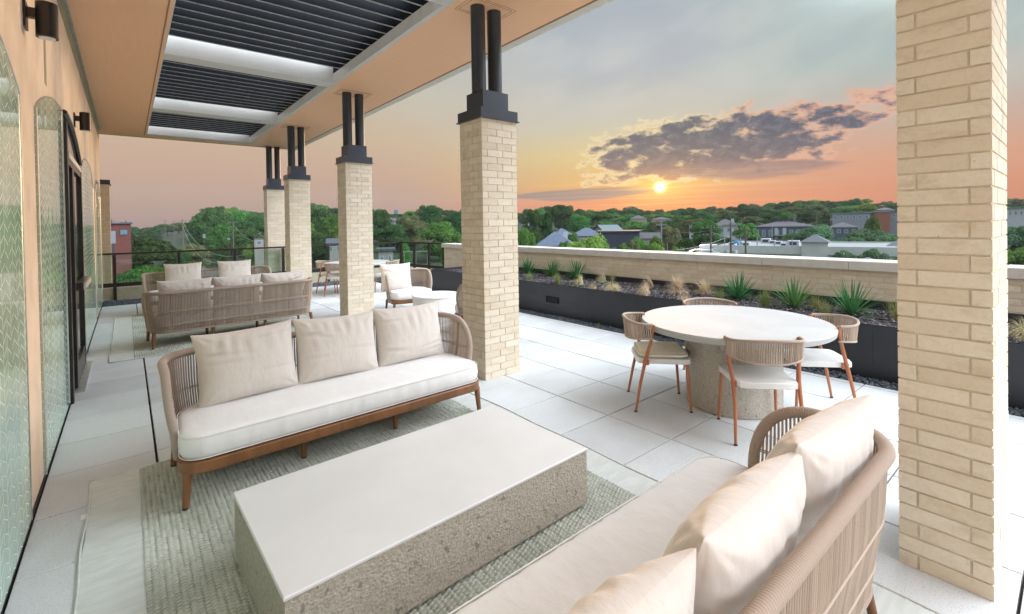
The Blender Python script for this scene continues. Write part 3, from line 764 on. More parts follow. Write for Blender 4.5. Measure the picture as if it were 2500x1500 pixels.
# pillows
def pillow_mesh(w,h,t_,seed,nu=64,nv=54):
    r_=np.random.RandomState(seed)
    u=np.linspace(-1,1,nu);v=np.linspace(-1,1,nv);U_,V_=np.meshgrid(u,v)
    # edge finer spacing
    U_=np.sin(U_*math.pi/2)*.5+U_*.5;V_=np.sin(V_*math.pi/2)*.5+V_*.5
    px=w/2*U_*(1-.075*(1-np.abs(V_)**2.5)*np.abs(U_)**3);pz=h/2*V_*(1-.085*(1-np.abs(U_)**2.5)*np.abs(V_)**3)
    prof=np.clip((1-np.abs(U_)**2.6)*(1-np.abs(V_)**2.6),0,1)**.46
    th_=t_*.5*prof*(1-.16*V_)
    sides=[]
    for sg in (-1,1):
        wr=np.zeros_like(U_)
        for k in range(9):
            fx=r_.uniform(8,26);ph0=r_.uniform(0,6.28);sk=r_.uniform(-2.5,2.5)
            ctr=r_.uniform(-1,1);wd=r_.uniform(.25,.6)
            wr+=np.sin(fx*U_+sk*V_*2+ph0+1.5*np.sin(3*V_+ph0))*np.exp(-((U_-ctr)/wd)**2)*(np.clip(V_+.15,0,1)**1.1)*.0045
        for k in range(5):
            cx_=r_.choice([-1,1])*r_.uniform(.75,1.);cz_=r_.uniform(-.8,.7);an=r_.uniform(-.35,.35)
            dd=(V_-cz_)*math.cos(an)-(U_-cx_)*math.sin(an);al=np.abs((U_-cx_)*math.cos(an)+(V_-cz_)*math.sin(an))
            wr-=np.exp(-(dd/.045)**2)*np.exp(-(al/.55)**2)*.011
            wr+=np.exp(-((dd-.09)/.07)**2)*np.exp(-(al/.5)**2)*.006
        for cx_,cz_ in ((-1,-1),(1,-1),(-1,1),(1,1)):
            ang=np.arctan2(V_-cz_,U_-cx_);rr=np.hypot(U_-cx_,V_-cz_)
            wr+=np.sin(ang*11+r_.uniform(0,6))*np.exp(-((rr-.28)/.2)**2)*.010
        y=sg*(th_+wr*np.clip(prof*1.15-.25,0,1))
        sides.append(np.stack([px,y,pz],-1).reshape(-1,3))
    Vx=np.concatenate(sides);F_=[]
    idx=np.arange(nu*nv).reshape(nv,nu)
    q0=np.stack([idx[:-1,:-1],idx[:-1,1:],idx[1:,1:],idx[1:,:-1]],-1).reshape(-1,4)
    q1=q0[:,::-1]+nu*nv
    seam=[]
    bd=list(idx[0,:])+list(idx[1:,-1])+list(idx[-1,-2::-1])+list(idx[-2:0,0])
    for a,b_ in zip(bd,bd[1:]+bd[:1]):seam.append((a,a+nu*nv,b_+nu*nv,b_))
    return Vx,np.concatenate([q0,q1,np.array(seam)]),[tuple(Vx[i]+[0,.0,0]) for i in bd]
PM=[]
for sd_ in (11,24,39,41):
    V_,F_,bd=pillow_mesh(.665,.52,.25,sd_)
    o=mk('tmp',(V_,F_),MT['pillow_fab'],smooth=True);PM.append((o.data,bd));bpy.data.objects.remove(o)
def pillow(x,y,z,rz,tilt,mi,lab,grp='loose back pillows',sx=1,sz=1,roll=0):
    me,bd=PM[mi];o=bpy.data.objects.new('back_pillow',me);COL.objects.link(o)
    Rm=Matrix.Rotation(rz,4,'Z')@Matrix.Rotation(tilt,4,'X')@Matrix.Rotation(roll,4,'Y')
    o.matrix_world=Matrix.Translation((x,y,z))@Rm@Matrix.Diagonal((sx,1,sz,1))
    tag(o,lab,'pillow',grp)
    return o
for i,(x,dr_) in enumerate(((.665,.02),(1.315,-.02),(1.965,.015))):
    pillow(x,3.86+.013*i,.675,R(1.2)+dr_,R(-14),i,('left','middle','right')[i]+' beige pillow on the sofa behind the concrete table',roll=(-.03,.02,.02)[i])
for i,(x,dr_) in enumerate(((1.99,-.05),(1.345,.03),(.695,.0))):
    pillow(x,.65+.01*i,(.69,.662,.632)[i],R(180)+dr_,R(-20),(i+2)%4,('far right beige pillow on the foreground sofa, beside its round arm','middle beige pillow on the foreground sofa, second from its arm','nearest beige pillow at the bottom edge on the foreground sofa')[i],roll=(.02,-.02,.02)[i])
for i,x in enumerate((.63,1.29,1.95)):
    pillow(x,8.22+.06*(x-1.27),.69,R(183.5),R(-12),(i+1)%4,('left','middle','right')[i]+' pillow on the mid terrace sofa seen from behind')
for i,x in enumerate((.90,1.84)):
    pillow(x,11.93,.69,R(0),R(-10),(i+2)%4,('left','right')[i]+' upright pillow on the farthest sofa by the railing')
pillow(4.00,8.42,.66,R(-12),R(-14),1,'square pale pillow on the rope armchair by the drum table',sx=.9,sz=1.06)
# coffee table
t=thing('concrete_table','long low concrete block table with smooth white top between two sofas','coffee table',(1.21,2.25,0),0)
mk('base',MB().cbox(.395,2.025,1.81,2.685,.03,.332,.004),MT['rough'],t)
mk('plinth',MB().box(.42,2.00,1.84,2.655,RUGZ,.03),MT['rubber'],t)
mk('table_top',MB().cbox(.390,2.030,1.805,2.690,.332,.345,.004),MT['smooth'],t);t.rotation_euler=(0,0,R(1.3))
# rugs
def make_rug(lab,cx,cy_,w,d):
    t=thing('woven_rug',lab,'rug',(cx,cy_,0),0,'sage knitted rugs under the sofas')
    bw=.245;st=.0062;p=.0248
    x=np.arange(-w/2+bw,w/2-bw+st,st);y=np.arange(-d/2,d/2+st,st);Xg,Yg=np.meshgrid(x,y)
    Xq=Xg-x[0]+p*.30*(2*np.abs(np.mod(Yg/p,1)-.5)-.5);rowi=np.floor(Xq/p+.01)
    ysh=Yg+(rowi%2)*p*.5+.006*np.sin(rowi*12.9)+.004*np.sin(Yg*4)
    a=np.abs(np.sin(math.pi*Xq/p))**.9;b2=np.abs(np.sin(math.pi*ysh/(p*.95)))**.9
    kn=NR.uniform(.55,1.15,(400,1200));ki=kn[(np.abs(rowi.astype(int))%400),(np.floor(ysh/(p*.95)).astype(int)%1200)]
    Z_=.003+.013*(a**.5)*(b2**1.25)*ki
    edge=(np.abs(Yg)>d/2-.01);Z_[edge]=.003
    V_=np.stack([Xg,Yg,Z_],-1).reshape(-1,3)+np.array([cx,cy_,0]);nx=len(x);ny=len(y);idx=np.arange(nx*ny).reshape(ny,nx)
    F_=np.stack([idx[:-1,:-1],idx[:-1,1:],idx[1:,1:],idx[1:,:-1]],-1).reshape(-1,4)
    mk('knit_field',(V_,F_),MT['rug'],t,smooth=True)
    for sg in (-1,1):
        x0,x1=sorted((sg*w/2,sg*(w/2-bw-.01)))
        xg=np.linspace(x0,x1,22);yg=np.linspace(-d/2,d/2,260);XX,YY=np.meshgrid(xg,yg)
        XX=XX+(np.abs(XX)>w/2-.002)*.006*np.sin(YY*7+sg)
        ZZ=.0045+.0003*np.sin(YY*26+XX*20)*np.sin(YY*11)+.001*np.sin(YY*160)
        V_=np.stack([XX,YY,ZZ],-1).reshape(-1,3)+np.array([cx,cy_,0]);idx=np.arange(22*260).reshape(260,22)
        F_=np.stack([idx[:-1,:-1],idx[:-1,1:],idx[1:,1:],idx[1:,:-1]],-1).reshape(-1,4)
        mk('flat_end_band',(V_,F_),MT['rugflat'],t,smooth=True)
    E_=MB();
    for sg in (-1,1):E_.tube([(cx+sg*(w/2+.006*math.sin(y_*7)) ,cy_+y_,.006) for y_ in np.linspace(-d/2,d/2,60)],.006,6)
    for sg in (-1,1):E_.tube([(cx+x_,cy_+sg*d/2,.006) for x_ in np.linspace(-w/2,w/2,40)],.006,6)
    mk('bound_edge',E_,MT['rugflat'],t,smooth=True);return t
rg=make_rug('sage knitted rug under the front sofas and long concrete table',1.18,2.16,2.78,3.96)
mk('care_tag',MB().box(-.235,-.208,3.62,3.68,.003,.006),MT['drum'],rg)
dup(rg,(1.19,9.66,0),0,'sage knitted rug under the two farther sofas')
# drum table
t=thing('drum_table','white round drum side table beside the rope armchair','side table',(4.18,7.20,0))
mk('drum',MB().lathe([(.40,.0),(.41,.006),(.41,.40),(.405,.41)],56,(4.18,7.20)),MT['drum'],t,smooth=True,angle=40)
mk('table_top',MB().lathe([(.412,.411),(.418,.416),(.418,.435),(.41,.442)],56,(4.18,7.20)),MT['drum'],t,smooth=True,angle=40)
# dining table
def dtable(x,y,lab):
    t=thing('round_dining_table',lab,'dining table',(x,y,0),0,'round concrete dining tables')
    mk('pedestal',MB().lathe([(.395,.004),(.40,.012),(.40,.69)],64,(x,y)),MT['rough'],t,smooth=True,angle=40)
    mk('table_top',MB().lathe([(.772,.691),(.786,.70),(.792,.735),(.785,.748)],96,(x,y)),MT['roundtop'],t,smooth=True,angle=30)
    return t
dt=dtable(4.225,2.02,'round concrete dining table beside the planter, four chairs around it')
mk('apron',MB().lathe([(.405,.655),(.55,.690)],64,(4.25,2.0)),MT['rough'],dt) if False else None
dup(dt,(4.53,11.72,0),0,'far round white dining table seen behind the brick columns')
def make_chair():
    t=thing('dining_chair','','chair',(0,0,0),0,'terracotta dining chairs at the round tables')
    # front is +y
    for sx in (-1,1):
        b_=mk('leg',MB().tube([(sx*.245,-.235,.004),(sx*.232,-.19,.25),(sx*.232,-.145,.45),(sx*.250,-.105,.60),(sx*.262,-.075,.765)],[.0105,.0135,.0155,.0145,.0125],12),MT['terra'],t,smooth=True,angle=50)
        mk('foot_cap',MB().tube([(sx*.245,-.235,.010),(sx*.245,-.2353,.0)],.0135,10),MT['rubber'],b_)
        f_=mk('leg',MB().tube([(sx*.225,.235,.004),(sx*.205,.205,.435)],[.0105,.0150],12),MT['terra'],t,smooth=True,angle=50)
        mk('foot_cap',MB().tube([(sx*.225,.235,.010),(sx*.2252,.2352,.0)],.0135,10),MT['rubber'],f_)
        mk('bracket',MB().box(min(sx*.195,sx*.235),max(sx*.195,sx*.235),-.165,-.115,.405,.448),MT['terra'],t)
    pl=[(-.20,-.20),(-.14,-.215),(.14,-.215),(.20,-.20),(.215,-.15),(.232,.19),(.215,.235),(.17,.245),(-.17,.245),(-.215,.235),(-.232,.19),(-.215,-.15)]
    sh=lambda k,z:[(x*k,y*k,z) for x,y in pl]
    mk('seat',MB().loft([sh(.985,.412),sh(1,.416),sh(1,.452),sh(.98,.458)]),MT['chairwhite'],t,smooth=True,angle=30)
    def bp(a,z):
        # backrest curve between leg tops, bulging to -y
        x=.262*math.sin(a);lean=(z-.60)*.12
        return (x*(1+.02),-.085-.215*max(0,math.cos(a))**.75-lean*0-(.765-z)*-.10,z)
    A=[R(-90+180*k/40) for k in range(41)]
    zt=lambda a:.762+.022*math.cos(a)**2;zb=lambda a:.640-.030*math.cos(a)**2
    mb=MB();dense=[R(-86+172*k/48) for k in range(49)]
    for a in dense:
        mb.tube([bp(a+rnd.uniform(-.008,.008),zt(a)),bp(a+rnd.uniform(-.012,.012),zb(a))],.0052,5,cap=False,flat=1)
    mk('rope_back',mb,MT['rope'],t,smooth=True)
    mb=MB();Pq=[bp(a,zt(a)) for a in A];fine=resample(Pq,.0026);mb.tube(fine,[.0105+.0026*abs(math.sin(math.pi*k/3)) for k in range(len(fine))],8)
    mk('back_rim',mb,MT['rope_rim'],t,smooth=True)
    mk('lower_rim',MB().tube([bp(a,zb(a)) for a in A],.0085,8),MT['rope_rim'],t,smooth=True)
    return t
ch=make_chair()
def face(x,y,cx,cy_,extra=0):return math.atan2(cy_-y,cx-x)-math.pi/2+extra
def putchair(first,x,y,tx,ty,lab,ex=0):
    rz=face(x,y,tx,ty,ex)
    if first:ch.location=(x,y,0);ch.rotation_euler=(0,0,rz);ch['label']=lab;return ch
    return dup(ch,(x,y,0),rz,lab)
c1=putchair(True,3.76,1.60,4.25,2.0,'dining chair with bare white seat nearest the camera, back toward us',ex=R(4))
cL=putchair(False,3.73,2.47,4.25,2.0,'dining chair with cream cushion left of the near round table',ex=R(-4))
putchair(False,4.66,1.50,4.25,2.0,'dining chair with bare white seat right of the near round table')
putchair(False,4.76,2.48,4.25,2.0,'dining chair behind the near round table, only its back rim showing')
mb,_=cushion_mesh(.43,.42,.07,.07,.459,.505,-.19)
cu=mk('cushion',mb,MT['creamcush'],smooth=True);cu.parent=cL
putchair(False,3.93,11.36,4.53,11.72,'dining chair at the left front of the far round table',ex=R(5))
putchair(False,3.97,12.20,4.53,11.72,'dining chair at the left rear of the far round table')
putchair(False,5.08,11.20,4.53,11.72,'dining chair at the right of the far round table')
# ================================================================ PLANTS IN THE PLANTER
def blade(mb,p,dirv,L_,w,bend,n=4,taper=.6):
    """flat leaf with a crease, rising along dirv and bending down"""
    d=Vector(dirv).normalized();P_=Vector(p);side=d.cross(Vector((0,0,1)))
    if side.length<1e-3:side=Vector((1,0,0))
    side.normalize();pts=[]
    for k in range(n+1):
        t_=k/n;ww=w*(.55+.45*math.sin(min(1,t_*2.2)*math.pi/2))*(1-t_**2.2)*1.0
        pts.append((P_-side*ww,P_+Vector((0,0,-w*.35))*(1-t_),P_+side*ww))
        d=(d+Vector((0,0,-bend/n))).normalized();P_=P_+d*(L_/n)
    vs=[];fs=[]
    for a in pts:vs.extend(a)
    for k in range(n):
        o=k*3;fs+= [(o,o+1,o+4,o+3),(o+1,o+2,o+5,o+4)]
    mb.add(vs,fs)
def yucca(x,y,h,seed,lab,lean=1.):
    r_=random.Random(seed);mb=MB()
    for k in range(78):
        a=k*2.39996+r_.uniform(-.2,.2);e=R(86)-(k/78)**.8*R(66)*lean+r_.uniform(-.1,.1)
        L_=h*r_.uniform(.82,1.05)*(1 if k<60 else .72)
        blade(mb,(x+.012*math.cos(a),y+.012*math.sin(a),.49),(math.cos(a)*math.cos(e),math.sin(a)*math.cos(e),math.sin(e)),L_,.0115,.10+.35*(k/78)**2,5)
    return tag(mk('yucca_plant',mb,MT['yucca'],loc=(x,y,.49)),lab,'yucca','spiky green yuccas in the planter')
yucca(7.15,8.15,.44,1,'spiky yucca just right of the brick column, leftmost in the planter')
yucca(7.2,7.38,.42,2,'spiky yucca second from the brick column by the parapet')
yucca(7.2,6.68,.43,3,'spiky yucca third along, next to the first tan grass mound')
yucca(6.95,3.22,.45,4,'broad yucca behind the left half of the near round table',1.1)
yucca(6.78,2.42,.45,5,'broad yucca in the middle of the three behind the near table',1.1)
yucca(6.78,1.78,.46,6,'broad yucca with yellow green leaves nearest the thick column',1.18)
def tuft(x,y,h,n,seed,lab,m,droop=1.6,comb=None,spread=.55,w=.0016,name='feather_grass',cat='grass tuft',grp='dry feather grass tufts in the planter'):
    r_=random.Random(seed);mb=MB()
    for k in range(n):
        a=r_.uniform(0,6.283) if comb is None else r_.gauss(comb,.75)
        e=R(90)-abs(r_.gauss(0,spread));L_=h*r_.uniform(.6,1.1)
        x0,y0=x+r_.gauss(0,.022),y+r_.gauss(0,.022)
        blade(mb,(x0,y0,.485),(math.cos(a)*math.cos(e),math.sin(a)*math.cos(e),math.sin(e)),L_,w*r_.uniform(.7,1.4),droop*r_.uniform(.7,1.3),7)
    return tag(mk(name,mb,m,loc=(x,y,.485)),lab,cat,grp)
away=R(-35)
for i,(x,y,h,n,dr_,cb,lab) in enumerate((
 (6.58,5.98,.36,520,3.4,2.2,'tan mop of feather grass right of the third yucca'),
 (6.30,5.45,.26,380,3.8,2.5,'low flattened tan tuft at the planter edge'),
 (6.45,5.20,.34,460,3.6,-2.2,'rounded tan tuft with dark back, middle of the planter bed'),
 (6.35,4.98,.20,200,1.6,None,'small upright straw tuft beside the rounded tan tuft'),
 (6.40,4.42,.36,560,3.4,2.4,'combed over tan tuft with long tail on its left'),
 (6.85,4.15,.42,620,1.9,None,'tallest fountain of golden feather grass in the planter'),
 (6.33,3.74,.26,360,3.6,-2.4,'small golden tuft at the planter edge behind the table'),
 (7.15,4.85,.38,420,3.0,2.0,'wispy brown tuft against the parapet'),
 (7.2,5.95,.34,340,3.0,2.2,'thin brown tuft by the back flashing left of the bed centre'),
 (7.05,3.80,.36,380,1.5,None,'upright straw tuft left of the broad yuccas'),
 (5.98+.4,9.3,.36,420,3.2,2.0,'tan tuft in the far planter end beside the armchair'),
 (6.9,9.7,.40,420,2.0,None,'tall straw tuft at the far planter end by the railing'),
 (6.5,8.75,.30,380,3.4,-2.2,'curled tan tuft left of the brick column in the planter'),
 (6.55,.35,.36,420,3.0,2.0,'tan tuft glimpsed right of the thick column'))):
    tuft(x,y,h*.82,n,50+i,lab,MT['straw'],dr_*1.15,cb,.75 if dr_>2.5 else .5,.0024)
for i,(x,y,h,n,lab) in enumerate((
 (6.40,7.24,.20,150,'small green tuft in front of the leftmost yucca'),
 (6.33,6.36,.24,190,'green yellow tuft in front of the second yucca'),
 (7.30,5.80,.30,60,'thin green sprig against the parapet above the tan tufts'),
 (6.62,3.34,.22,150,'grey green tuft beside the broad yucca'),
 (6.58,2.70,.26,240,'green tuft between two broad yuccas'),
 (6.75,2.15,.24,120,'straggly grey tuft right of the middle broad yucca'),
 (6.45,1.96,.22,120,'straggly grey tuft before the yellow green yucca'),
 (6.78,1.35,.26,120,'thin grey tuft right beside the thick column'))):
    tuft(x,y,h,n,90+i,lab,MT['grassg'],.7,None,.35,.0017,'green_tuft','grass tuft','small green tufts in the planter')
tuft(5.76,4.9,.07,16,131,'tiny green weed growing in the dark pebble strip',MT['leafL'],.8,None,.7,.006,'weed','weed',None).location.z=.01
# ================================================================ BACKGROUND
SIL=[(0,548),(330,547),(400,546),(450,541),(480,530),(500,505),(530,495),(560,500),(600,508),(640,513),(700,505),(760,492),(800,498),(830,512),(880,508),(925,505),(950,520),(985,517),(1015,510),(1045,494),(1075,510),(1110,506),(1200,508),(1270,515),(1310,501),(1370,494),(1400,505),(1430,506),(1460,510),(1520,506),(1540,502),(1560,508),(1600,509),(1640,506),(1690,506),(1720,502),(1760,503),(1800,497),(1830,492),(1870,500),(1900,492),(1930,487),(1965,482),(2000,488),(2040,487),(2080,480),(2110,485),(2140,492),(2190,487),(2300,482),(2470,484),(2600,482),(4000,480)]
SX=[a for a,_ in SIL];SY=[b_ for _,b_ in SIL]
def hor(u):return CY-FPX*math.tan(-PIT)-(u-1250)*math.tan(-ROL)
def sil(u):return float(np.interp(u,SX,SY))
def silsm(u):return float(np.mean([sil(u+k) for k in (-160,-120,-80,-40,0,40,80,120,160)]))
def dirs(u):return F0+R0*((u-1250)/FPX)
def at(u,d):p=dirs(u)*d;return p.x,p.y
def zat(u,v,d):return HC+(hor(u)-v)/FPX*d
def zfar(u):return zat(u,silsm(u),360)-11.5
def sms(x,a,b_):
    t=min(1,max(0,(x-a)/(b_-a)));return t*t*(3-2*t)
def terr(x,y):
    d=x*F0.x+y*F0.y;l=x*R0.x+y*R0.y
    if d<20:return -13.
    u=1250+FPX*l/d;u=min(3200,max(-600,u))
    d0=float(np.interp(u,[300,480,760,900],[330,190,95,70]));d1=float(np.interp(u,[300,480,800],[520,330,350]))
    return -13+(zfar(u)+13)*sms(d,d0,d1)
mb_v=[];mb_f=[];rs=[5,30,60,80,100,120,140,160,180,200,225,250,280,310,340,370,420,500,700,1200,3500,8000];A=[R(a) for a in np.arange(-52,132,2)]
for r in rs:
    for a in A:
        x,y=r*math.sin(a),r*math.cos(a);mb_v.append((x,y,terr(x,y) if r<1000 else terr(x*700/r,y*700/r)-(3 if r>3000 else 0)))
nA=len(A)
for i in range(len(rs)-1):
    for j in range(nA-1):mb_f.append((i*nA+j,i*nA+j+1,(i+1)*nA+j+1,(i+1)*nA+j))
g=MB();g.add(mb_v,mb_f)
MT['ground']=mat('grassy_ground',(.018,.032,.012),1.,var=.3,nscale=.08,bs=.6,bd=.2)
tag(mk('ground',g,MT['ground'],smooth=True),kind='structure')
MT['asphalt']=mat('pale_asphalt',(.14,.155,.165),.85,var=.12,nscale=.2)
MT['paint_line']=mat('road_paint',(.6,.6,.58),.8)
def gz(u,v,z):
    d=(HC-z)/((v-hor(u))/FPX);x,y=at(u,d);return (x,y,z)
rd=[gz(u,v,-12.9) for u,v in ((330,800),(462,660),(511,625),(509,606),(470,592),(430,583))]
rr_=[gz(u,v,-12.9) for u,v in ((760,800),(650,640),(600,612),(582,603),(525,594),(448,581))]
g=MB();g.loft([rd,rr_],cap=False,closed=False)
tag(mk('road',g,MT['asphalt']),kind='structure')
g=MB()
for f0,f1 in ((.30,.303),(.52,.523),(.75,.753)):
    A_=[Vector(a).lerp(Vector(b_),f0)+Vector((0,0,.03)) for a,b_ in zip(rd,rr_)];B_=[Vector(a).lerp(Vector(b_),f1)+Vector((0,0,.03)) for a,b_ in zip(rd,rr_)]
    g.loft([A_,B_],cap=False,closed=False)
tag(mk('road_marking',g,MT['paint_line']),kind='structure')
# ---- trees
def crown_mesh(seed,rx,rz,nb,leaf,n,open_=0.,core=.66):
    """crown around origin bottom at z=0; unit is metres for a 10 m tree"""
    r_=np.random.RandomState(seed)
    B=[]
    for k in range(nb):
        a=r_.uniform(0,6.283);q_=r_.uniform(0,1)**.5;zz=r_.uniform(-1,1)
        rad=(1-abs(zz)**2.2)**.5
        B.append((rx*q_*rad*.78*math.cos(a),rx*q_*rad*.78*math.sin(a),rz*(zz*.74),r_.uniform(.26,.44)*rx*(1-.25*max(0,zz))))
    B=np.array(B);V=[];Fq=[];Ft=[]
    bi=r_.randint(0,nb,n);dv=r_.normal(size=(n,3));dv/=np.linalg.norm(dv,axis=1)[:,None]
    dv[:,2]=np.where(dv[:,2]<-.35,-dv[:,2],dv[:,2])
    rad=B[bi,3]*r_.uniform(.82,1.10,n)
    C=B[bi,:3]+dv*rad[:,None]*np.array([1,1,.85])
    nrm=dv+r_.normal(scale=.55,size=(n,3));nrm/=np.linalg.norm(nrm,axis=1)[:,None]
    t1=np.cross(nrm,r_.normal(size=(n,3)));t1/=np.linalg.norm(t1,axis=1)[:,None];t2=np.cross(nrm,t1)
    s1=leaf*r_.uniform(.5,1.3,n)[:,None];s2=s1*r_.uniform(.5,.9,n)[:,None]
    q0=C-t1*s1;q1=C-t2*s2;q2=C+t1*s1;q3=C+t2*s2
    Vl=np.stack([q0,q1,q2,q3],1).reshape(-1,3);Fl=np.arange(4*n).reshape(n,4)
    # inner leafy cores as rough lumps
    cv=[];cf=[];o=len(Vl)
    for bx,by,bz,br in B:
        m_=MB();rings=[]
        for i in range(1,5):
            ph=math.pi*i/5;rings.append([(bx+br*core*math.sin(ph)*math.cos(2*math.pi*k/7)*r_.uniform(.8,1.15),by+br*core*math.sin(ph)*math.sin(2*math.pi*k/7)*r_.uniform(.8,1.15),bz+br*core*.85*math.cos(ph)) for k in range(7)])
        for ring in rings:cv.extend(ring)
        for i in range(3):
            for k in range(7):
                cf.append((o+i*7+k,o+i*7+(k+1)%7,o+(i+1)*7+(k+1)%7,o+(i+1)*7+k))
        o+=28
    V_=np.concatenate([Vl,np.array(cv)]);F_=np.concatenate([Fl,np.array(cf)])
    V_[:,2]+=rz;return V_,F_
PROT={}
def trunk_mesh(seed,h,r0,sp_):
    r_=random.Random(seed);mb=MB()
    mb.tube([(0,0,-1.5),(0,0,0),(.05*h*.2,0,h*.5),(0,.03*h,h)],[r0*1.3,r0*1.15,r0*.8,r0*.5],7)
    for k in range(6):
        a=k*1.05+r_.uniform(-.3,.3);q_=r_.uniform(.55,.95);z0=h*r_.uniform(.55,.95)
        mb.tube([(0,0,z0),(math.cos(a)*sp_*.45,math.sin(a)*sp_*.45,z0+sp_*.35*q_),(math.cos(a)*sp_*.8,math.sin(a)*sp_*.8,z0+sp_*.9*q_)],[r0*.5,r0*.32,r0*.12],5)
    return mb
# prototypes are 10 units tall
SH={'round':(3.9,3.6,30,2.6),'tall':(3.1,4.2,28,1.4),'wide':(5.4,3.3,40,3.2),'bush':(5.0,4.6,34,.6),'airy':(4.4,3.4,22,3.0)}
for nme,(rx,rz,nb,base) in SH.items():
    for sd_ in (1,2):
        big_=nme in('wide','bush');V_,F_=crown_mesh(sd_*31+len(nme),rx,rz,nb,.23 if nme!='airy' else .20,8500 if nme!='airy' else 4200,core=.60 if nme!='airy' else .36)
        V_[:,2]+=10-2*rz-.35*rx*.3
        o=mk('crown',(V_,F_),MT['leafM']);me=o.data;bpy.data.objects.remove(o)
        o=mk('trunk',trunk_mesh(sd_,max(1.2,10-2*rz+1.2),.22,rx*.8),MT['bark'],smooth=True);tm=o.data;bpy.data.objects.remove(o)
        PROT[nme,sd_]=(me,tm)
mcache={}
NT=0
def tree(u,vtop,wpx,d,kind,matk,lab,grp=None,jit=0,name='tree'):
    global NT
    NT+=1
    x,y=at(u,d);zb=terr(x,y);zt=zat(u,vtop,d);H=max(zt-zb,3.)
    sd_=1+NT%2;key=(kind,sd_,matk)
    if key not in mcache:
        me=PROT[kind,sd_][0].copy();me.materials.clear();me.materials.append(MT[matk]);mcache[key]=me
    rx=SH[kind][0];wm=wpx/FPX*d/2;sx=wm/(rx*1.12);sz=H/10
    t=thing(name,lab,'tree',(x,y,zb),rnd.uniform(0,6.28),grp);t.scale=(sx,sx,sz)
    c_=bpy.data.objects.new('crown',mcache[key]);COL.objects.link(c_);c_.parent=t
    k_=bpy.data.objects.new('trunk',PROT[kind,sd_][1]);COL.objects.link(k_);k_.parent=t
    return t
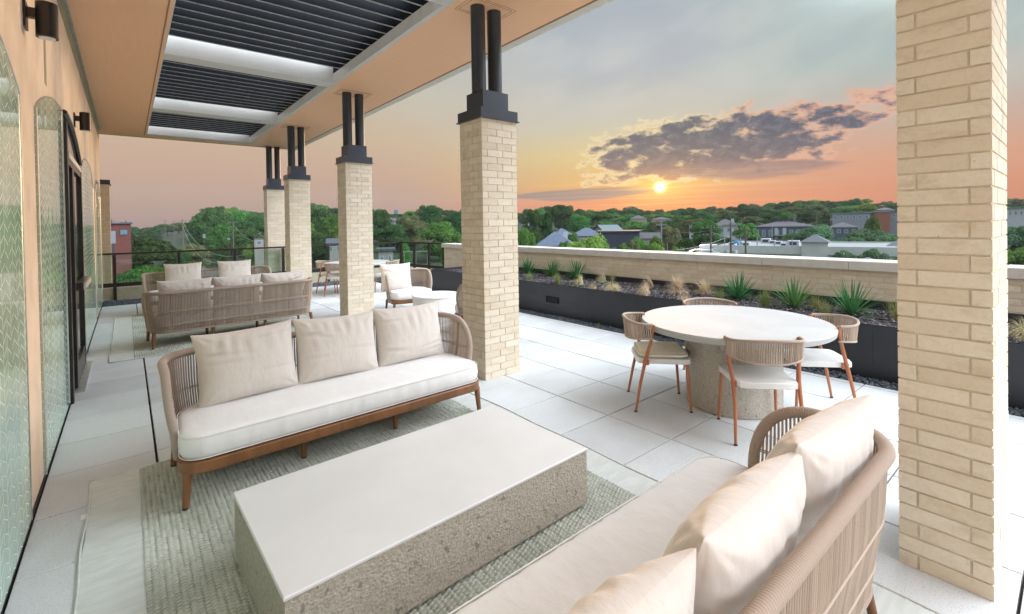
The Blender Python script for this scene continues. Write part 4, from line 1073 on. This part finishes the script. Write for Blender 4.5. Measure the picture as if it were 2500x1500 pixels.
NAMED=[(1552,533,64,205,'bush','leafM','mid green tree in front of the distant roof left of the sun'),
(1600,536,50,200,'bush','leafO','olive tree in front of the distant roofs below the sun'),(1634,533,50,205,'bush','leafD','dark tree right of the distant roofs below the sun'),
(1395,556,50,112,'bush','leafM','mid green tree between the blue grey roofs and the gable house'),(1770,568,60,118,'bush','leafD','dark tree directly behind the transformer pole'),
(1310,590,40,80,'bush','leafM','low green tree top over the coping near the column'),(1900,594,60,100,'bush','leafD','dark hedge like tree between white roof units and apartments'),
(1283,540,66,92,'bush','leafM','bushy mid green tree just right of the brick column, above the parapet'),
(1303,501,56,138,'airy','leafD','dark spreading tree over the white house, sky showing through its crown'),
(1334,499,50,142,'tall','leafD','dark tree between the airy tree and the tallest dark crown on the left'),
(1370,492,66,240,'bush','leafD','tallest dark round tree above the blue grey hip roofs'),
(1415,518,58,215,'bush','leafM','rounded mid green tree right of the tall dark tree'),
(1466,510,70,260,'bush','leafD','dark tree behind the gable house with pale roof'),
(1440,567,112,84,'wide','leafL','spreading light green tree in front of the blue grey roofs'),
(1523,577,46,86,'bush','leafL','small lime green tree right of the spreading light tree'),
(1548,572,34,92,'bush','leafO','thin brownish tree beside the lime green tree'),
(1510,533,56,165,'bush','leafO','olive tree right behind the pale roofed gable house'),
(1540,520,50,240,'bush','leafM','mid green tree above the long dark flat roof'),
(1600,560,40,96,'tall','leafL','narrow light green tree left of the leaning utility pole'),
(1608,578,60,86,'bush','leafL','yellow green low tree touching the coping, left one of two'),
(1655,586,62,86,'bush','leafL','yellow green low tree touching the coping, right one of two'),
(1638,544,58,150,'bush','leafO','round olive tree in the valley below the sun'),
(1680,530,60,190,'bush','leafO','olive brown tree right of the round olive tree'),
(1718,528,70,160,'bush','leafM','mid green tree left of the transformer pole'),
(1675,574,66,122,'bush','leafD','dark spreading tree behind the power lines'),
(1722,566,62,128,'round','leafD','dark tree behind the first wooden utility pole'),
(1822,533,68,132,'tall','leafM','tall green tree left of the grey apartment building'),
(1985,537,104,118,'bush','leafT','big sage green tree right of the grey apartment building'),
(2070,566,112,104,'bush','leafT','big sage green tree behind the tiled tower'),
(2120,548,130,116,'bush','leafT','broad sage green tree below the brick fronted block'),
(2175,560,90,106,'bush','leafT','sage green tree left edge hidden by the thick column'),
(2186,606,56,66,'bush','leafM','low green tree beside the thick column just over the coping'),
(2130,520,36,160,'bush','leafM','small green tree in front of the red brick facade'),
(2070,500,76,290,'bush','leafM','bright green tree behind the grey flat roofed block'),
(2118,492,40,270,'bush','leafL','light green tree on the skyline left of the wooded ridge'),
(1995,497,60,280,'bush','leafO','reddish brown tree on the hillside above the apartment roof'),
(2482,540,90,120,'bush','leafT','sage green tree right of the thick column'),
(2490,592,110,88,'bush','leafM','green tree over the coping right of the thick column'),
(352,563,150,112,'bush','leafD','large dark shrubby tree in front of the red building'),
(318,632,120,62,'bush','leafM','low green tree seen through the leftmost glass pane'),
(385,626,120,66,'bush','leafM','low green tree seen through the second glass pane'),
(440,630,80,72,'bush','leafL','light green shrubby tree at the left road edge'),
(470,586,70,150,'bush','leafO','dusty green scrub beside the curving road'),
(430,596,60,120,'bush','leafD','dark shrub between red building tree and road'),
(520,496,100,205,'bush','leafD','tallest dark tree on the left hill beside the road'),
(575,504,90,215,'bush','leafM','mid green tree right of the tallest left hill tree'),
(625,514,80,210,'bush','leafD','dark tree just left of the farthest column'),
(490,532,70,215,'bush','leafM','mid green tree on the left hill above the road bend'),
(545,536,84,185,'bush','leafM','rounded light topped tree in front of the left hill'),
(600,548,84,182,'bush','leafD','dark tree beside the white garage'),
(615,586,50,150,'bush','leafL','low bright hedge beside the white garage'),
(770,492,90,190,'bush','leafD','tall dark tree between the third and second columns'),
(812,516,70,160,'bush','leafM','mid green tree left of the second column'),
(780,556,80,150,'bush','leafD','dark undergrowth behind the patio structure'),
(930,502,60,190,'bush','leafD','tall dark tree just right of the second column'),
(958,540,80,170,'bush','leafD','dark green tree under the distant tower'),
(1003,516,90,176,'bush','leafO','brownish olive tree right of the distant tower'),
(1048,492,64,215,'airy','leafD','airy dark tree standing above its neighbours left of the front column'),
(1075,530,110,150,'bush','leafM','broad mid green tree left of the front column'),
(1120,506,80,190,'bush','leafD','dark tree half hidden by the front column'),
(1110,560,80,125,'bush','leafM','mid green tree low beside the front column'),
(985,575,36,105,'tall','leafL','small lime green tree behind the patio roof'),
(945,622,50,72,'bush','leafM','green bush seen through the railing by the patio')]
NAMED+=[(1562,566,52,100,'bush','leafM','mid green tree covering the end of the long navy building'),
(1492,588,60,82,'bush','leafL','low lime green crown between the spreading tree and the small lime tree'),
(1757,588,46,104,'bush','leafD','dark shrubby tree between the two left utility poles'),
(1935,562,66,136,'bush','leafM','green tree covering the right end of the slate apartments'),
(2022,574,66,108,'bush','leafT','sage green tree just left of the big sage tree behind the tower'),
(1376,574,48,98,'bush','leafM','mid green tree between the two blue grey hip roofs'),
(1345,592,44,80,'bush','leafL','low light green tree over the coping below the blue grey roof'),
(1700,600,50,84,'bush','leafM','low green tree over the coping left of the parked vans'),
(2060,596,70,76,'bush','leafT','low sage green tree right of the tiled tower, over the coping'),
(2135,590,80,74,'bush','leafT','low sage green tree above the small tiled pyramid roof')]
for a in NAMED:tree(a[0],a[1],a[2]*1.22,*a[3:])
for u,v,w,lab in ((580,579,26,'crimson flowering shrub by the road sign'),(416,566,20,'pink flowering shrub far down the road')):
    t=tree(u,v,w,258 if u>500 else 400,'bush','leafR',lab,name='flowering_shrub')
    t['category']='shrub'
LF={'leafD':'dark green','leafM':'mid green','leafO':'olive brown'}
u=300.
while u<2640:
    if not(1128<u<1262 and False):
        mk_=rnd.choice(['leafD','leafD','leafM','leafD','leafO']) ;d=rnd.uniform(345,380)
        tree(u,sil(u)+rnd.uniform(-3,5),rnd.uniform(40,62),d,rnd.choice(['bush','bush','airy','bush']),mk_,LF[mk_]+' tree in the far wooded skyline','trees along the skyline, '+LF[mk_])
    u+=rnd.uniform(21,29)
u=470.
while u<2640:
    mk_=rnd.choice(['leafD','leafM','leafM','leafO','leafD']);d=rnd.uniform(290,325)
    tree(u,sil(u)+rnd.uniform(9,20),rnd.uniform(50,70),d,'bush',mk_,LF[mk_]+' tree on the upper wooded slope','trees on the upper slope, '+LF[mk_])
    u+=rnd.uniform(27,37)
u=700.
while u<2640:
    mk_=rnd.choice(['leafD','leafM','leafD','leafO']);d=rnd.uniform(235,270)
    tree(u,sil(u)+rnd.uniform(20,32),rnd.uniform(54,76),d,'bush',mk_,LF[mk_]+' tree on the lower wooded slope','trees on the lower slope, '+LF[mk_])
    u+=rnd.uniform(36,54)
u=1270.
while u<2500:
    if not(1835<u<1950) and not(1300<u<1480):
        mk_=rnd.choice(['leafD','leafM','leafM']);d=rnd.uniform(185,205)
        tree(u,sil(u)+rnd.uniform(40,50),rnd.uniform(50,70),d,'bush',mk_,LF[mk_]+' tree among the valley houses','trees among the houses, '+LF[mk_])
    u+=rnd.uniform(55,80)
for u in (700,740,840,880,1160,1220):
    tree(u,530,80,150,'bush','leafM','mid green tree standing mostly behind a brick column','trees behind the columns')
# ---- houses
def wallm(n,c):return mat(n,c,.8,var=.06,nscale=.8)
HM={'white':wallm('white_siding',(.34,.37,.40)),'grey':wallm('slate_siding',(.055,.075,.11)),'lgrey':wallm('light_grey_panel',(.17,.20,.23)),'brick':mat('red_brick',(.22,.085,.05),.85,var=.15,nscale=2),'red':mat('rust_metal',(.10,.022,.015),.6,var=.1,nscale=1),
 'cream':wallm('cream_render',(.36,.40,.385)),'dark':wallm('navy_metal',(.022,.03,.05)),'beige':wallm('beige_siding',(.24,.22,.20))}
RFM={'blue':mat('blue_grey_shingle',(.075,.10,.15),.85,var=.12,nscale=1.2),'purp':mat('grey_purple_shingle',(.07,.068,.08),.9,var=.12,nscale=1.2),'pale':mat('pale_metal_roof',(.12,.16,.18),.5,var=.08),'tile':mat('grey_roof_tile',(.09,.10,.12),.7,var=.3,nscale=4,scl=(1,1,3)),'grey_':mat('membrane_roof',(.22,.24,.25),.8,var=.1),'dark':mat('dark_roof',(.05,.06,.08),.7,var=.1)}
WIN=mat('window_glass',(.10,.16,.20),.15,var=.3,spec=.8);DOORW=mat('white_door',(.32,.35,.37),.5)
# each house is built in its own frame: x right, y away from camera, base z=0, turned to face the terrace
def hframe(u,d,z=None):
    x,y=at(u,d);return x,y,(terr(x,y) if z is None else z)
def house(name,lab,u0,u1,vroof,veave,d,dep,wall,roof,style='hip',wins=4,chim=False,cat='house',skew=0,vbase=None,storeys=1,doors=0):
    uc=(u0+u1)/2;w=(u1-u0)/FPX*d;x,y,z=hframe(uc,d);zr=zat(uc,vroof,d);ze=zat(uc,veave,d)
    z=min(z,ze-2.8);h=ze-z;rh=zr-ze
    t=thing(name,lab,cat,(0,0,0),0)
    a,b_=w/2,dep/2
    wl_=mk('wall',MB().box(-a,a,-b_,b_,-3,h),HM[wall],t)
    o=.35;A=a+o;B=b_+o;g=MB()
    if style=='hip':
        rl_=max(.3,A-B);g.add([(-A,-B,h-.15),(A,-B,h-.15),(A,B,h-.15),(-A,B,h-.15),(-rl_,0,h+rh),(rl_,0,h+rh)],[(0,1,5,4),(1,2,5),(2,3,4,5),(3,0,4),(3,2,1,0)])
    elif style=='gable':
        g.add([(-A,-B,h-.1),(A,-B,h-.1),(A,B,h-.1),(-A,B,h-.1),(-A,0,h+rh),(A,0,h+rh)],[(0,1,5,4),(2,3,4,5),(3,2,1,0)]);g.add([(-a,-b_,h),(-a,b_,h),(-a,0,h+rh-.2)],[(0,1,2)]);g.add([(a,-b_,h),(a,b_,h),(a,0,h+rh-.2)],[(0,2,1)])
    elif style=='fgable':
        g.add([(-A,-B,h-.1),(A,-B,h-.1),(A,B,h-.1),(-A,B,h-.1),(0,-B,h+rh),(0,B,h+rh)],[(0,4,5,3),(1,2,5,4),(0,3,2,1)])
    elif style=='pyr':
        g.add([(-A,-B,h-.1),(A,-B,h-.1),(A,B,h-.1),(-A,B,h-.1),(0,0,h+rh)],[(0,1,4),(1,2,4),(2,3,4),(3,0,4),(3,2,1,0)])
    else:
        g.box(-A,A,-B,B,h,h+max(rh,.3))
    rf=mk('roof',g,RFM[roof],t)
    if chim:
        cx=a*.55 if chim==1 else -a*.6;mk('chimney',MB().box(cx-.5,cx+.5,-.5,.5,h,h+rh*.75+.6),HM['white'],rf)
    sh=h/storeys if storeys>1 else min(h,3.)
    for s_ in range(storeys):
        z0=h-(s_+1)*(sh)+.9*sh/3
        for k in range(wins):
            xx=-a+(k+.5)*2*a/wins;ww=min(.7,a/wins*.5)
            fr=mk('window',MB().box(xx-ww,xx+ww,-b_-.04,-b_+.02,z0,z0+sh*.45),DOORW,t)
            mk('pane',MB().box(xx-ww+.12,xx+ww-.12,-b_-.07,-b_-.045,z0+.12,z0+sh*.45-.12),WIN,fr)
    t.location=(x,y,z);t.rotation_euler=(0,0,-YAW-math.atan((uc-1250)/FPX)+skew);return t,a,b_,h,rh
def H(*a,**k):return house(*a,**k)
H('house','white house with grey roof behind the dark spreading trees',1292,1338,541,553,150,9,'white','blue','gable',3,1)
H('house','low blue grey hip roofed house nearest the coping, left of the valley',1312,1400,566,596,105,12,'white','blue','hip',6,1)
H('house','blue grey steep hip roofed house with white dormers',1346,1396,558,578,125,11,'white','blue','hip',3,0,skew=.2)
H('house','wide blue grey roofed house behind the spreading light tree',1394,1470,556,574,128,12,'beige','blue','hip',4,0)
H('house','white gable house with pale teal roof',1460,1506,549,561,150,9,'white','pale','gable',3,0,skew=.35)
H('commercial_building','long flat roofed navy building behind the spreading tree',1462,1556,563,566,112,12,'dark','dark','flat',0,0,cat='building')
H('house','small brown walled house with purple grey roof below the sun',1566,1608,568,580,112,9,'beige','purp','gable',3,0)
H('house','distant grey roof among trees left of the sun',1540,1578,526,534,235,12,'beige','purp','hip',0,0)
H('house','distant grey roof among trees right of the sun',1592,1638,530,536,230,12,'beige','purp','hip',0,0)
H('house','grey hip roofed house with white chimney behind the transformer pole',1742,1800,535,551,165,12,'white','purp','hip',4,1)
H('house','small house roof peeking left of the transformer house',1684,1712,543,549,190,9,'white','purp','gable',2,0)
H('house','white garage with pale roof beside the farthest column',622,642,570,581,150,9,'beige','pale','fgable',1,0)
H('house','dark roofed house behind trees between the columns',800,832,582,592,120,9,'beige','dark','gable',2,0)
H('house','grey roof glimpsed under the distant tower',945,966,533,540,200,10,'beige','purp','gable',2,0)
H('house','dark roofed house on the ridge right of the brick block',2140,2180,507,513,270,14,'beige','purp','hip',3,0)
LOCAL=True
# grey apartment building
t,a,b_,h,rh=H('apartment_building','slate grey two storey apartment building with white doors and hip roof',1851,1978,540,552,150,14,'grey','purp','hip',9,0,cat='building',storeys=2)
rf=[c_ for c_ in t.children if c_.name.startswith('roof')][0]
for k in range(5):
    mk('ac_unit',MB().box(-a*.35+k*1.5,-a*.35+k*1.5+1.,-.6,.6,h+rh-.2,h+rh+.8),HM['dark'],rf)
for xx in (-a+6.2,-a+8.4):
    for z0 in (h-2.6,h-5.4):mk('door',MB().box(xx-.45,xx+.45,-b_-.09,-b_-.05,z0,z0+2.1),DOORW,t)
mk('balcony',MB().box(-a+5.2,-a+9.6,-b_-1.3,-b_-.1,h-2.95,h-2.75),HM['lgrey'],t)
mk('stair',MB().add([(-a+9.6,-b_-1.3,h-2.95),(-a+13,-b_-1.3,h-5.6),(-a+13,-b_-.3,h-5.6),(-a+9.6,-b_-.3,h-2.95),(-a+9.6,-b_-1.3,h-2.65),(-a+13,-b_-1.3,h-5.3),(-a+13,-b_-.3,h-5.3),(-a+9.6,-b_-.3,h-2.65)],[(0,3,2,1),(4,5,6,7),(0,1,5,4),(2,3,7,6),(1,2,6,5),(3,0,4,7)]),HM['lgrey'],t)
t,a,b_,h,rh=H('apartment_building','grey hip roofed block right of the slate apartments, mostly behind trees',2028,2086,543,554,165,12,'grey','purp','hip',4,0,cat='building')
t,a,b_,h,rh=H('modern_building','light grey flat roofed block on the right hillside',2041,2114,520,522,190,12,'lgrey','pale','flat',6,0,cat='building')
t,a,b_,h,rh=H('modern_building','red brick fronted flat block left of the thick column',2140,2168,517,519,188,12,'brick','pale','flat',0,0,cat='building')
H('modern_building','grey corrugated flat block between the grey and brick blocks',2115,2139,520,521,192,10,'lgrey','pale','flat',1,0,cat='building')
H('modern_building','grey flat block with balcony just left of the thick column',2169,2230,517,518,190,12,'lgrey','dark','flat',5,0,cat='building')
H('modern_building','pale flat roofed block seen right of the thick column',2455,2492,509,511,170,10,'white','pale','flat',4,0,cat='building')
# white commercial building with tiled towers
t,a,b_,h,rh=H('commercial_building','long white flat roofed commercial building with tiled tower',1786,2168,601,602,92,22,'cream','grey_','flat',0,0,cat='building',skew=-.06)
g=MB();zt=h+.31
g2=MB();g2.box(-a,a,-b_-.36,-b_-.08,h-.9,zt+.25);g2.box(-a,a,b_-.1,b_+.2,h-.5,zt+.25);mk('parapet',g2,HM['cream'],t)
tx=(1994-1977)/FPX*92
twr=MB();twr.box(tx-1.95,tx+1.95,-b_-.6,-b_+3.2,-3,zt+1.05);mk('tower_wall',twr,HM['cream'],t)
twr=MB();twr.add([(tx-2.3,-b_-.95,zt+1.0),(tx+2.3,-b_-.95,zt+1.0),(tx+2.3,-b_+3.55,zt+1.0),(tx-2.3,-b_+3.55,zt+1.0),(tx,-b_+1.3,zt+2.35)],[(0,1,4),(1,2,4),(2,3,4),(3,0,4),(3,2,1,0)]);mk('tower_roof',twr,RFM['tile'],t)
r_=random.Random(4)
for k in range(11):
    xx=-a+2.2+k*1.55;yy=r_.uniform(-b_+2,b_-3);s_=r_.uniform(.5,1.0)
    if abs(xx-tx)<2.6:continue
    ru=mk('rooftop_unit',MB().cbox(xx-s_,xx+s_,yy-s_,yy+s_,zt,zt+s_*1.1,.08),HM['white'],t)
    mk('fan_grille',MB().box(xx-s_*.6,xx+s_*.6,yy-s_-.03,yy-s_-.005,zt+.25*s_,zt+.8*s_),HM['dark'],ru)
for k in range(6):
    xx=-a+1.5+k*2.9;mk('vent_pipe',MB().tube([(xx,-b_+2.5,zt),(xx,-b_+2.5,zt+r_.uniform(.7,2.))],.09,8),HM['lgrey'],t)
H('tiled_kiosk','small grey tiled pyramid roof peeking over the coping near the thick column',2098,2138,628,640,60,4,'cream','tile','pyr',0,0,cat='building')
H('tiled_tower','white tower with grey tiled roof half hidden by the thick column',2168,2215,586,604,84,4,'cream','tile','pyr',0,0,cat='building')
# red building left
t,a,b_,h,rh=H('red_building','rust red metal clad building with grey shutter beyond the left railing',246,309,546,548,105,10,'red','dark','flat',0,0,cat='building')
mk('shutter',MB().box(-a+1.0,-a+3.2,-b_-.08,-b_-.02,h-4.2,h-1.5),HM['lgrey'],t)
fr=mk('window',MB().box(a-1.9,a-.5,-b_-.08,-b_-.02,h-2.4,h-1.2),HM['dark'],t);mk('pane',MB().box(a-1.8,a-.6,-b_-.1,-b_-.082,h-2.3,h-1.3),WIN,fr)
mk('door',MB().box(-a+1.1,-a+2.9,-b_-.09,-b_-.03,h-7,h-4.4),HM['dark'],t)
LOCAL=False
# patio structures seen between the columns
x,y,z=hframe(800,75,-9.2)
t=thing('patio_shelter','dark steel patio shelter seen through the railing between two columns','shelter',(0,0,0))
mk('roof',MB().box(-2.8,2.8,-1.5,1.5,3.6,4.1),HM['dark'],t)
g=MB()
for k in range(5):g.box(-2.5+k*1.1,-2.0+k*1.1,-1.52,-1.501,3.75,3.95)
mk('skylight',g,DOORW,t)
for sx in (-2.6,2.6):
    for sy in (-1.3,1.3):mk('post',MB().box(sx-.08,sx+.08,sy-.08,sy+.08,-4,3.6),HM['lgrey'],t)
g=MB()
for k in range(12):g.box(-2.7+k*.47,-2.67+k*.47,-1.6,-1.57,-.1,1.1)
for z_ in (.35,.7,1.1):g.box(-2.7,2.6,-1.6,-1.57,z_-.02,z_+.02)
mk('guard_rail',g,HM['lgrey'],t);mk('deck',MB().box(-3,3,-1.7,1.6,-.3,-.1),HM['lgrey'],t)
t.location=(x,y,z);t.rotation_euler=(0,0,-YAW-math.atan((800-1250)/FPX))
H('patio_building','small patio building with pale awning right of the second column',924,958,606,611,75,5,'beige','dark','flat',2,0,cat='building')
x,y,z=hframe(1008,72,-9)
t=thing('timber_fence','pale timber lattice fence seen through the railing left of the planter','fence',(0,0,0))
g=MB()
for k in range(26):g.box(-2.4+k*.19,-2.32+k*.19,-.03,.03,-.6,1.4)
mk('pickets',g,HM['cream'],t);g=MB();g.box(-2.5,2.5,.031,.07,0,.1);g.box(-2.5,2.5,.031,.07,1.1,1.2);mk('fence_rail',g,HM['cream'],t)
t.location=(x,y,z);t.rotation_euler=(0,0,-YAW-math.atan((1008-1250)/FPX))
x,y,z=hframe(1014,66,-9)
t=thing('pergola_frame','thin timber pergola frame standing behind the railing corner','pergola',(0,0,0))
for sx in (-1.6,0,1.6):mk('post',MB().box(sx-.04,sx+.04,-.04,.04,-4,6.95),HM['beige'],t)
mk('beam',MB().box(-2.1,2.1,-.05,.05,6.95,7.05),HM['beige'],t);t.location=(x,y,z);t.rotation_euler=(0,0,-YAW-math.atan((1014-1250)/FPX))
# distant tower
x,y=at(968.5,1600)
zt=zat(968.5,513,1600)
MT['tower']=mat('haze_tinted_tower',(.07,.11,.19),.9,var=.1,nscale=.02)  # blue of the distant haze put into the tower's own colour
t=thing('distant_tower','hazy blue office tower on the horizon between two columns','tower',(x,y,0),-YAW)
mk('tower_shaft',MB().box(x-7,x+7,y-7,y+7,-20,zt-4).box(x-5.5,x+5.5,y-5.5,y+5.5,zt-4,zt),MT['tower'],t)
mk('tower_wing',MB().box(x+8,x+15,y-5,y+5,-20,zt-16),MT['tower'],t)
# ---- utility poles, wires, fence, cars, signs
WOOD=mat('pole_timber',(.10,.085,.075),.95,var=.2);PWH=mat('transformer_paint',(.24,.27,.29),.5);BLU=mat('blue_cover',(.03,.22,.50),.5)
def pole(u,vt,d,lab,arms=1,trans=False,mt=None,r=.16,cat='utility pole'):
    x,y=at(u,d);zb=terr(x,y);zt=zat(u,vt,d);rz=-YAW-math.atan((u-1250)/FPX)
    t=thing('utility_pole',lab,cat,(0,0,0))
    h=zt-zb;mk('shaft',MB().tube([(0,0,-1),(0,0,h)],[r*1.15,r*.8],8),mt or WOOD,t,smooth=True,angle=50)
    for k in range(arms):
        ar_=mk('crossarm',MB().box(-1.2,1.2,-.06,.06,h-.5-k*1.1,h-.38-k*1.1),mt or WOOD,t)
        g=MB()
        for xx in (-1.1,-.5,.5,1.1):g.tube([(xx,0,h-.38-k*1.1),(xx,0,h-.16-k*1.1)],.05,6)
        mk('insulator',g,PWH,ar_)
    if trans:
        for sx in (-.55,.55):
            c_=mk('transformer',MB().lathe([(.33,h-5.4),(.36,h-5.3),(.36,h-4.3),(.30,h-4.2)],14,(sx,0)),PWH,t,smooth=True,angle=40)
            mk('bushing',MB().tube([(sx,0,h-4.2),(sx,0,h-3.95)],.06,6),PWH,c_)
        mk('cover',MB().tube([(.3,-.2,h-3.1),(.9,-.2,h-2.9),(1.1,-.2,h-3.4)],.2,8),BLU,t)
    t.location=(x,y,zb);t.rotation_euler=(0,0,rz);return Vector((x,y,zt))
p1=pole(1735,551,74,'slim wooden utility pole in front of the dark trees',2)
p2=pole(1784,543,70,'utility pole carrying two white transformers and a blue cover',1,True)
p3=pole(1820,555,72,'wooden utility pole left of the grey apartment building',2)
p4=pole(1615,545,110,'pale leaning pole with crossbar above the yellow green trees',1,mt=PWH,r=.10)
p5=pole(1628,593,78,'short wooden pole stump just over the coping',0)
p6=pole(446,536,140,'tall thin wooden pole left of the curving road',1)
p7=pole(569,541,140,'wooden pole right of the curving road by the crimson shrub',1)
p8=pole(273,536,118,'left T shaped pole top rising behind the red building',1)
p9=pole(308,539,122,'right T shaped pole top rising behind the red building',1)
p10=pole(404,538,230,'thin distant pole on the skyline left of the hill',1)
p11=pole(425,539,240,'thin distant pole just left of the wooded hill',1)
pole(2028,521,165,'pole with pale transformer box left of the light grey block',1)
pole(1993,521,168,'pole standing among trees above the apartment roof',1)
pole(1935,520,160,'pole rising from behind the apartment roof ridge',1)
pole(1885,546,125,'grey street light pole in front of the slate apartments',0,mt=PWH,r=.08,cat='street lamp')
CABLE=mat('cable',(.30,.30,.30),.6)
def wire(a,b_,sag,lab,r=.022,grp=None):
    P_=[]
    for k in range(15):
        t_=k/14;p=a.lerp(b_,t_);P_.append((p.x,p.y,p.z-sag*4*t_*(1-t_)))
    tag(mk('power_line',MB().tube(P_,r,4),CABLE,loc=tuple(a)),lab,'power line',grp)
Z=Vector((0,0,1))
wire(p2-Z*2,Vector((*at(1600,60),zat(1600,613,60))),.6,'power line dropping left from the transformer pole to the coping')
wire(p2-Z*3,Vector((*at(1640,62),zat(1640,618,62))),.6,'lower power line falling left from the transformer pole')
wire(p1-Z*1,p3-Z*1,.5,'power line strung between the two outer wooden poles')
wire(p2-Z*.4,p4-Z*1,1.2,'power line from the transformer pole to the pale leaning pole')
wire(p2-Z*5,Vector((*at(1870,60),zat(1870,622,60))),.8,'dark cable dropping right from the transformer pole',.04)
wire(p6-Z*.5,Vector((*at(600,60),zat(600,622,60))),3.5,'upper overhead cable sweeping down over the road',.03)
wire(p6-Z*2,Vector((*at(560,60),zat(560,640,60))),3.5,'lower overhead cable sweeping down over the road',.03)
wire(p10-Z*.5,p6-Z*.3,2.,'distant overhead cable above the red building tree',.03)
wire(p7-Z*.5,Vector((*at(650,100),zat(650,588,100))),2.,'overhead cable running from the right roadside pole',.03)
def signp(u,v0,v1,d,lab,c):
    x,y=at(u,d);zt=zat(u,v0,d);zb=terr(x,y);t=thing('road_sign',lab,'sign',(x,y,zb),0)
    mk('sign_post',MB().tube([(x,y,zb-.3),(x,y,zt)],.05,6),WOOD,t)
    e=dirs(u+90).normalized();mb=MB();mb.obox((x,y,(zt+zat(u,v1,d))/2),R0,F0,U0,.38,.03,max(.25,(zt-zat(u,v1,d))/2));mk('sign_plate',mb,c,t)
signp(498,572,582,140,'white rectangular sign beside the curving road',PWH)
signp(558,582,585,140,'small pale street name sign at the junction',PWH)
x0,y0=at(1712,118);x1,y1=at(1776,112);t=thing('timber_fence','weathered grey timber fence behind the parked vans','fence',((x0+x1)/2,(y0+y1)/2,zat(1745,604,115)))
v0=Vector((x0,y0,0));v1=Vector((x1,y1,0));dd=(v1-v0);L_=dd.length;dd.normalize();nn=Vector((-dd.y,dd.x,0))
zc=zat(1745,599,115);mb=MB()
for k in range(int(L_/.3)):mb.obox(v0+dd*(k*.3+.15)+Z*(zc-2),dd,nn,Z,.14,.02,2.6+rnd.uniform(-.04,.04))
mk('pickets',mb,mat('weathered_fence',(.20,.19,.20),.9,isl=.2),t)
x0,y0=at(1850,128);x1,y1=at(1944,126);v0=Vector((x0,y0,0));v1=Vector((x1,y1,0));dd=(v1-v0);L_=dd.length;dd.normalize();nn=Vector((-dd.y,dd.x,0))
t=thing('brown_fence','dark brown board fence in front of the slate apartments','fence',((x0+x1)/2,(y0+y1)/2,zat(1900,590,127)));mb=MB();zc=zat(1900,586,127)
for k in range(int(L_/.3)):mb.obox(v0+dd*(k*.3+.15)+Z*(zc-2),dd,nn,Z,.14,.02,2.2)
mk('pickets',mb,mat('brown_boards',(.08,.05,.045),.9,isl=.2),t)
lot=MB();P4=[Vector((*at(u,d),0)) for u,d in ((1640,84),(1800,84),(1860,122),(1690,122))]
for p in P4:p.z=zat(1740,620,100)-.0
lot.loft([P4,[p-Z*6 for p in P4]]);tag(mk('parking_lot',lot,MT['asphalt']),kind='structure')
ZL=P4[0].z
def car(u,d,lab,col,van=False,rz=0):
    x,y=at(u,d);t=thing('parked_van' if van else 'parked_car',lab,'van' if van else 'car',(0,0,0),0,'vehicles in the lot below')
    L2,W2=(2.7,1.0) if van else (2.2,.9)
    side=[(-L2,.35),(-L2,1.0 if not van else 1.9),(-L2+.3,1.05 if not van else 2.1),(-1.2,1.45 if not van else 2.15),(.6,1.45 if not van else 2.15),(1.3,1.0 if not van else 1.25),(L2-.1,.85 if not van else 1.1),(L2,.4)]
    paint=mat('car_paint',col,.3,var=.02)
    mk('body',MB().loft([[(a,-W2,b_) for a,b_ in side],[(a*.99,0,b_+.04) for a,b_ in side],[(a,W2,b_) for a,b_ in side]]),paint,t,smooth=True,angle=30)
    for sg in (-1,1):
        mk('side_window',MB().add([(-1.1 if not van else .1,sg*(W2+.01),1.05 if not van else 1.35),(.9,sg*(W2+.01),1.05 if not van else 1.35),(.5,sg*(W2-.01),1.38 if not van else 1.95),(-1.0 if not van else .1,sg*(W2-.01),1.38 if not van else 1.95)],[(0,1,2,3)]),WIN,t)
        for wx in (-L2*.62,L2*.62):
            w_=mk('wheel',MB().tube([(wx,sg*(W2-.15),.33),(wx,sg*(W2+.02),.33)],.33,14),MT['rubber'],t);mk('rim',MB().tube([(wx,sg*(W2+.021),.33),(wx,sg*(W2+.03),.33)],.2,10),PWH,w_)
    t.location=(x,y,ZL+.01);t.rotation_euler=(0,0,rz)
rz0=-YAW-.35
car(1742,96,'white cargo van parked beside the first wooden pole',(.75,.77,.78),True,rz0)
car(1763,100,'white car parked right of the white van',(.74,.76,.77),False,rz0)
car(1712,92,'dark grey car parked left of the white van',(.08,.09,.10),False,rz0)
car(1728,91,'silver car in front of the white van',(.45,.48,.50),False,rz0)
car(1800,112,'blue car behind the transformer pole',(.03,.10,.28),False,rz0+.3)
car(1812,116,'dark red car behind the blue car',(.20,.04,.05),False,rz0+.3)

# ---- evening haze
hz=MB();hz.box(-420,760,-60,900,-40,60)
hm=bpy.data.materials.new('haze_air');hm.use_nodes=True;hn=hm.node_tree
for n in list(hn.nodes):hn.nodes.remove(n)
ho=hn.nodes.new('ShaderNodeOutputMaterial');hv=hn.nodes.new('ShaderNodeVolumePrincipled');hv.inputs['Density'].default_value=.00013;hv.inputs['Color'].default_value=(.80,.86,.84,1)
hn.links.new(hv.outputs[0],ho.inputs['Volume'])
tag(mk('haze',hz,hm),kind='stuff')
